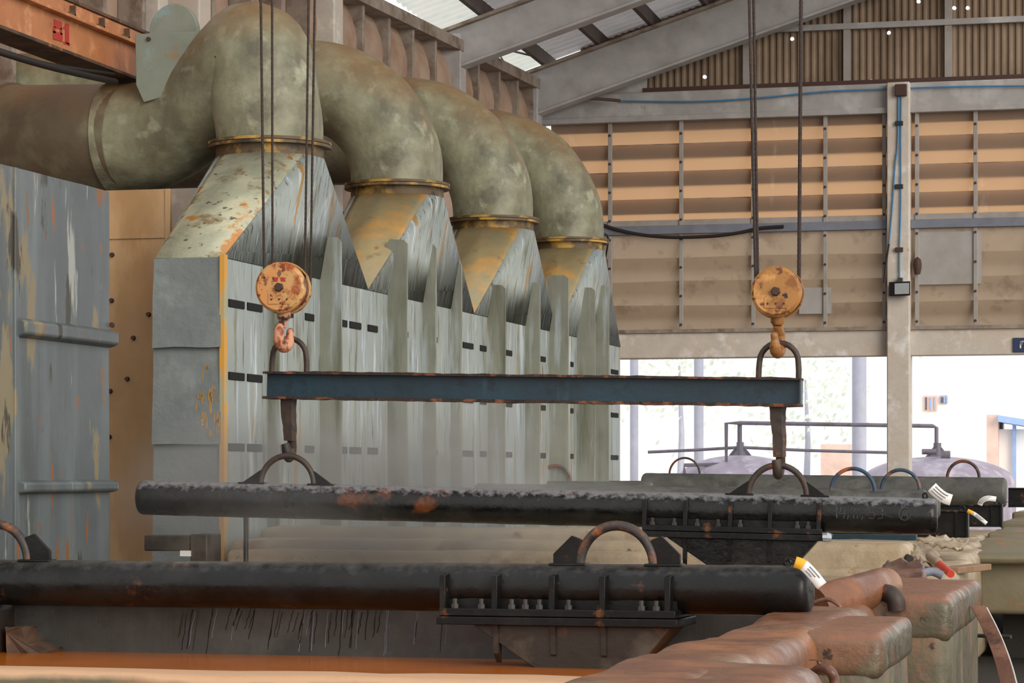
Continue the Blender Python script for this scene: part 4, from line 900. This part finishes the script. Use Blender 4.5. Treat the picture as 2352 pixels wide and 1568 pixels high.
bm = B(); tube(bm, smooth_path([P(1364, 556, 34.5), P(1385, 537, 34.7), P(1397, 548, 34.8), P(1390, 600, 35), P(1384, 662, 35.2)], 5), .012, 8); tag(obj('wire', bm, 'cableblack', None, smooth=60), 'thin black wire looping from the farthest hood flange', 'wire')
bm = box(B(), (wpt(2056, 0, .4).x, YW-.46, wpt(2066, 221, .4).z), (wpt(2083, 0, .4).x, YW-.36, wpt(2066, 194, .4).z)); tag(obj('junction_box', bm, 'boxbrown', bevel=.01), 'brown junction box at the head of the white column', 'junction box')
for v, lab in ((283, 'black cable clip high on the white column'), (428, 'black cable clip midway down the white column'), (573, 'brown cable clip just above the floodlight')):
    bm = box(B(), (wpt(2056, 0, .4).x, YW-.42, wpt(2066, v+5, .4).z), (wpt(2074, 0, .4).x, YW-.36, wpt(2066, v-5, .4).z)); tag(obj('cable_clip', bm, 'lampblack' if v < 500 else 'boxbrown', bevel=.005), lab, 'clip')
t = thing('floodlight', 'black floodlight with glass front on the white column', 'lamp', wpt(2066, 678, .4))
x0, x1 = wpt(2040, 0, .6).x, wpt(2091, 0, .6).x; z0, z1 = wpt(2066, 679, .6).z, wpt(2066, 646, .6).z; xm = wpt(2054, 0, .6).x
bm = B(); hexa(bm, [(x0, YW-.5, z0), (x1, YW-.62, z0), (x1-.05, YW-.38, z0+.03), (x0+.05, YW-.38, z0+.03)], [(x0, YW-.5, z1), (x1, YW-.62, z1), (x1-.05, YW-.38, z1-.03), (x0+.05, YW-.38, z1-.03)]); obj('housing', bm, 'lampblack', t, bevel=.006)
yy_ = lambda x: YW-.5-.12*(x-x0)/(x1-x0)
bm = B(); prism(bm, [(xm, yy_(xm), z0+.03), (x1-.02, yy_(x1-.02), z0+.03), (x1-.02, yy_(x1-.02), z1-.03), (xm, yy_(xm), z1-.03)], (0, -.012, 0)); obj('glass', bm, 'lampglass', t)
bm = box(B(), (wpt(2062, 0, .5).x, YW-.5, z1-.01), (wpt(2072, 0, .5).x, YW-.36, z1+.07)); obj('bracket', bm, 'steel', t)
bm = box(B(), (cx1+.06, YW-.2, wz(2110, 615)), (cx1+.1, YW-.1, wz(2110, 600))); lathe(bm, [(0, 0), (.05, .0), (.07, .1), (.075, .17), (.06, .25), (0, .3)], (cx1+.12, YW-.24, wz(2110, 632)), (0, 0, 1), 14); tag(obj('bell', bm, 'boxbrown', None), 'dark slim fitting on the right side of the white column', 'fitting')
# blue sign
t = thing('sign', 'navy blue sign with white lettering on the lintel at the right edge', 'sign', wpt(2380, 808, .16))
x0, x1 = wpt(2327, 0, .17).x, wpt(2450, 0, .17).x; z0, z1 = wpt(2380, 808, .17).z, wpt(2380, 775, .17).z
obj('board', box(B(), (x0, YW-.185, z0), (x1, YW-.15, z1)), 'navy', t, bevel=.004)
px = 46.2/F
bm = B()
def sg(pts, w=1.6):
    for (a, b) in zip(pts, pts[1:]):
        p, q = wpt(a[0], a[1], .187), wpt(b[0], b[1], .187); dv = (q-p); dv.y = 0; n_ = Vector((-dv.z, 0, dv.x)).normalized()*w*px; e = dv.normalized()*w*px*.4
        prism(bm, [p-n_-e, q-n_+e, q+n_+e, p+n_-e], (0, -.006, 0))
sg([(2344, 799), (2344, 791), (2346.5, 788.5), (2344, 786.5), (2347, 784.5), (2351, 784), (2355, 786), (2356, 790), (2356, 799)])
obj('lettering', bm, 'signwhite', t)
bm = B()
bm.free()

# ---------------------------------------------------------------- outside
for u0, u1, lab in ((1447, 1466, 'pale outdoor column just right of the hood end'), (1594, 1616, 'slim pale outdoor column left of the shackle'), (1957, 1990, 'broad lavender outdoor column left of the white column')):
    a, b = P(u0, 0, 60), P(u1, 0, 60); r = (b-a).length/2; c = (a+b)/2; bm = B(); lathe(bm, [(0, 0), (r, 0), (r, 8), (0, 8)], (c.x, c.y, -.02), (0, 0, 1), 20); tag(obj('outdoor_column', bm, 'lav', None, smooth=40), lab, 'column')
def dome(u, vtop, d, R, label):
    c = P(u, vtop, d); t = thing('storage_tank', label, 'storage tank', (c.x, c.y, 0)); h = .55
    pr_ = [(R, -c.z), (R, -h)]+[(R*math.cos(a), -h+h*math.sin(a)) for a in [math.pi/2*k/12 for k in range(1, 13)]]
    pr_ = [(R*math.cos(a) if k < 12 else 0, z) for k, (a, z) in enumerate([(math.pi/2*k/12, -h+h*math.sin(math.pi/2*k/12)) for k in range(13)])]
    bm = B(); lathe(bm, [(R, -c.z), (R, -h-.01)]+pr_, c, (0, 0, 1), 48); obj('shell', bm, 'dome', t, smooth=50)
    bm = B(); lathe(bm, [(.3, -.2), (.08, .12), (.08, .28), (0, .28)], c, (0, 0, 1), 16); obj('nozzle', bm, 'lavpipe', t, smooth=40)
    for s in (-1, 1):
        bm = B(); prism(bm, [c+Vector((s*.06, -.02, .22)), c+Vector((s*.32, -.02, -.1)), c+Vector((s*.06, -.02, -.1))], (0, .04, 0)); obj('gusset', bm, 'lavpipe', t)
    return c
ca = dome(1700, 1045, 56, 1.35, 'lavender domed storage tank outside, left of the hoisted hook'); cb = dome(2153, 1048, 54, 1.6, 'mauve domed storage tank outside, right of the white column')
def opipe(pts, d, r, label):
    bm = B(); tube(bm, [P(u, v, d) for u, v in pts], r, 10); tag(obj('outdoor_pipe', bm, 'lavpipe', None, smooth=60), label, 'pipe')
opipe([(1572, 1090), (1572, 1068), (1668, 1065), (1668, 972), (1700, 971), (2142, 978), (2151, 982), (2151, 1036)], 55.2, .042, 'long overhead pipe joining the two outdoor tanks')
opipe([(1699, 972), (1699, 1045)], 55.3, .05, 'riser pipe on top of the left outdoor tank')
opipe([(1488, 1038), (1600, 1033), (1700, 1027), (1850, 1034), (2000, 1038), (2080, 1040)], 57, .035, 'thin lower pipe sloping behind the left outdoor tank')
bm = B(); lathe(bm, [(0, 0), (.1, 0), (.1, .18), (0, .18)], P(2162, 1046, 53.5), (1, 0, 0), 14); tube(bm, [P(2118, 1037, 53.5), P(2150, 1037, 53.5)], .06, 10); tag(obj('valve', bm, 'lavpipe', None, smooth=40), 'outdoor valve on the right storage tank', 'valve')
# houses beyond
t = thing('shed', 'blue-roofed pink shed outside at the right edge', 'building', P(2310, 1085, 80))
a, b = P(2266, 955, 80), P(2310, 1085, 80); obj('pink_wall', box(B(), (a.x, a.y, 0), (P(2293, 0, 80).x, a.y+3, P(0, 952, 80).z)), 'pink', t)
obj('wall', box(B(), (P(2293, 0, 80).x, a.y+.5, 0), (P(2430, 0, 80).x, a.y+3, P(0, 985, 80).z)), 'palehouse', t)
pts = [P(2292, 953, 79.5), P(2440, 976, 79.5), P(2440, 992, 79.5), P(2292, 968, 79.5)]; obj('roof', prism(B(), pts, (0, 3, 0)), 'blueroof', t)
obj('door_frame', box(B(), (P(2325, 0, 80).x, a.y+.3, 0), (P(2333, 0, 80).x, a.y+.5, P(0, 972, 80).z)), 'blueroof', t)
t = thing('house', 'overexposed white house with a shop window, far outside at the right', 'building', P(2150, 1085, 95))
q0, q1 = P(2000, 870, 95), P(2250, 870, 95); obj('wall', box(B(), (q0.x, q0.y, 0), (q1.x+3, q0.y+6, q0.z)), 'palehouse', t)
for u0, u1, v0, v1, m in ((2126, 2156, 909, 944, 'pink'), (2163, 2180, 909, 928, 'lav')):
    w = obj('window', box(B(), (P(u0, 0, 95).x, q0.y-.1, P(0, v1, 95).z), (P(u1, 0, 95).x, q0.y+.1, P(0, v0, 95).z)), m, t)
    for j in range(3): obj('pane', box(B(), (P(u0+3+j*(u1-u0)/3, 0, 95).x, q0.y-.14, P(0, v1-2, 95).z), (P(u0+7+j*(u1-u0)/3, 0, 95).x, q0.y-.1, P(0, v0+4, 95).z)), ('lavpipe', 'blueroof', 'lav')[j], w)
bm = box(B(), (P(1885, 0, 90).x, P(1885, 0, 90).y, 0), (P(1955, 0, 90).x, P(1885, 0, 90).y+2, P(0, 1020, 90).z)); tag(obj('low_shed', bm, 'pink', None), 'low pink hut far outside, left of the lavender column', 'building')
rd = random.Random(11)
for u, v, d, s, lab in ((1560, 870, 100, 1.3, 'washed-out green tree outside, behind the shackle'), (1850, 900, 105, 1.5, 'washed-out green tree outside, left of the lavender column')):
    c = P(u, v, d); t = thing('tree', lab, 'tree', (c.x, c.y, -.02))
    bm = B(); tube(bm, [(c.x, c.y, -.02), (c.x+.1, c.y, c.z*.6), (c.x, c.y, c.z+.5)], [.16, .11, .04], 8); obj('trunk', bm, 'lav', t, smooth=60)
    bm = B()
    for i in range(420):
        q = Vector((rd.gauss(0, 1), rd.gauss(0, .8), rd.gauss(0, .8)))*s+c; n_ = Vector((rd.uniform(-1, 1), rd.uniform(-1, 1), rd.uniform(-1, 1))).normalized(); x_ = n_.orthogonal().normalized()*.16; y_ = n_.cross(x_).normalized()*.09
        bm.faces.new([bm.verts.new(p_) for p_ in (q-x_, q-y_, q+x_, q+y_)])
    obj('foliage', bm, 'leaf', t)['kind'] = 'stuff'

# ---------------------------------------------------------------- steam above the tanks
def steam(loc, size, dens, seed, label):
    m = bpy.data.materials.new('steam'); m.use_nodes = True; n = m.node_tree.nodes; l = m.node_tree.links; n.remove(n['Principled BSDF'])
    vs = n.new('ShaderNodeVolumePrincipled'); vs.inputs['Color'].default_value = (.97, .95, .92, 1); vs.inputs['Anisotropy'].default_value = 0
    tc = n.new('ShaderNodeTexCoord'); ln = n.new('ShaderNodeVectorMath'); ln.operation = 'LENGTH'; l.new(tc.outputs['Object'], ln.inputs[0])
    fo = n.new('ShaderNodeMapRange'); fo.inputs[1].default_value = 1; fo.inputs[2].default_value = .15; fo.interpolation_type = 'SMOOTHSTEP'; l.new(ln.outputs['Value'], fo.inputs[0])
    ns = n.new('ShaderNodeTexNoise'); ns.inputs['Scale'].default_value = 1.7; ns.inputs['Detail'].default_value = 3; mp = n.new('ShaderNodeMapping'); mp.inputs['Location'].default_value = (seed, seed, 0); l.new(tc.outputs['Object'], mp.inputs[0]); l.new(mp.outputs[0], ns.inputs[0])
    nr = n.new('ShaderNodeMapRange'); nr.inputs[1].default_value = .3; nr.inputs[2].default_value = .7; l.new(ns.outputs['Fac'], nr.inputs[0])
    mu = n.new('ShaderNodeMath'); mu.operation = 'MULTIPLY'; l.new(fo.outputs[0], mu.inputs[0]); l.new(nr.outputs[0], mu.inputs[1])
    m2 = n.new('ShaderNodeMath'); m2.operation = 'MULTIPLY'; l.new(mu.outputs[0], m2.inputs[0]); m2.inputs[1].default_value = dens
    l.new(m2.outputs[0], vs.inputs['Density']); l.new(vs.outputs[0], n['Material Output'].inputs['Volume'])
    bm = B(); bmesh.ops.create_icosphere(bm, subdivisions=3, radius=1); o = obj('steam', bm, m, None, org=(0, 0, 0)); o.location = loc; o.scale = size
    return tag(o, label, 'steam', None, 'stuff')
steam(P(880, 1120, 20.0), (2.4, .8, .95), 3.6, 1, 'white steam drifting between the hoisted post and the hood')
steam(P(560, 1180, 18.2), (1.5, .45, .5), .4, 4, 'thin steam around the left part of the hoisted post')
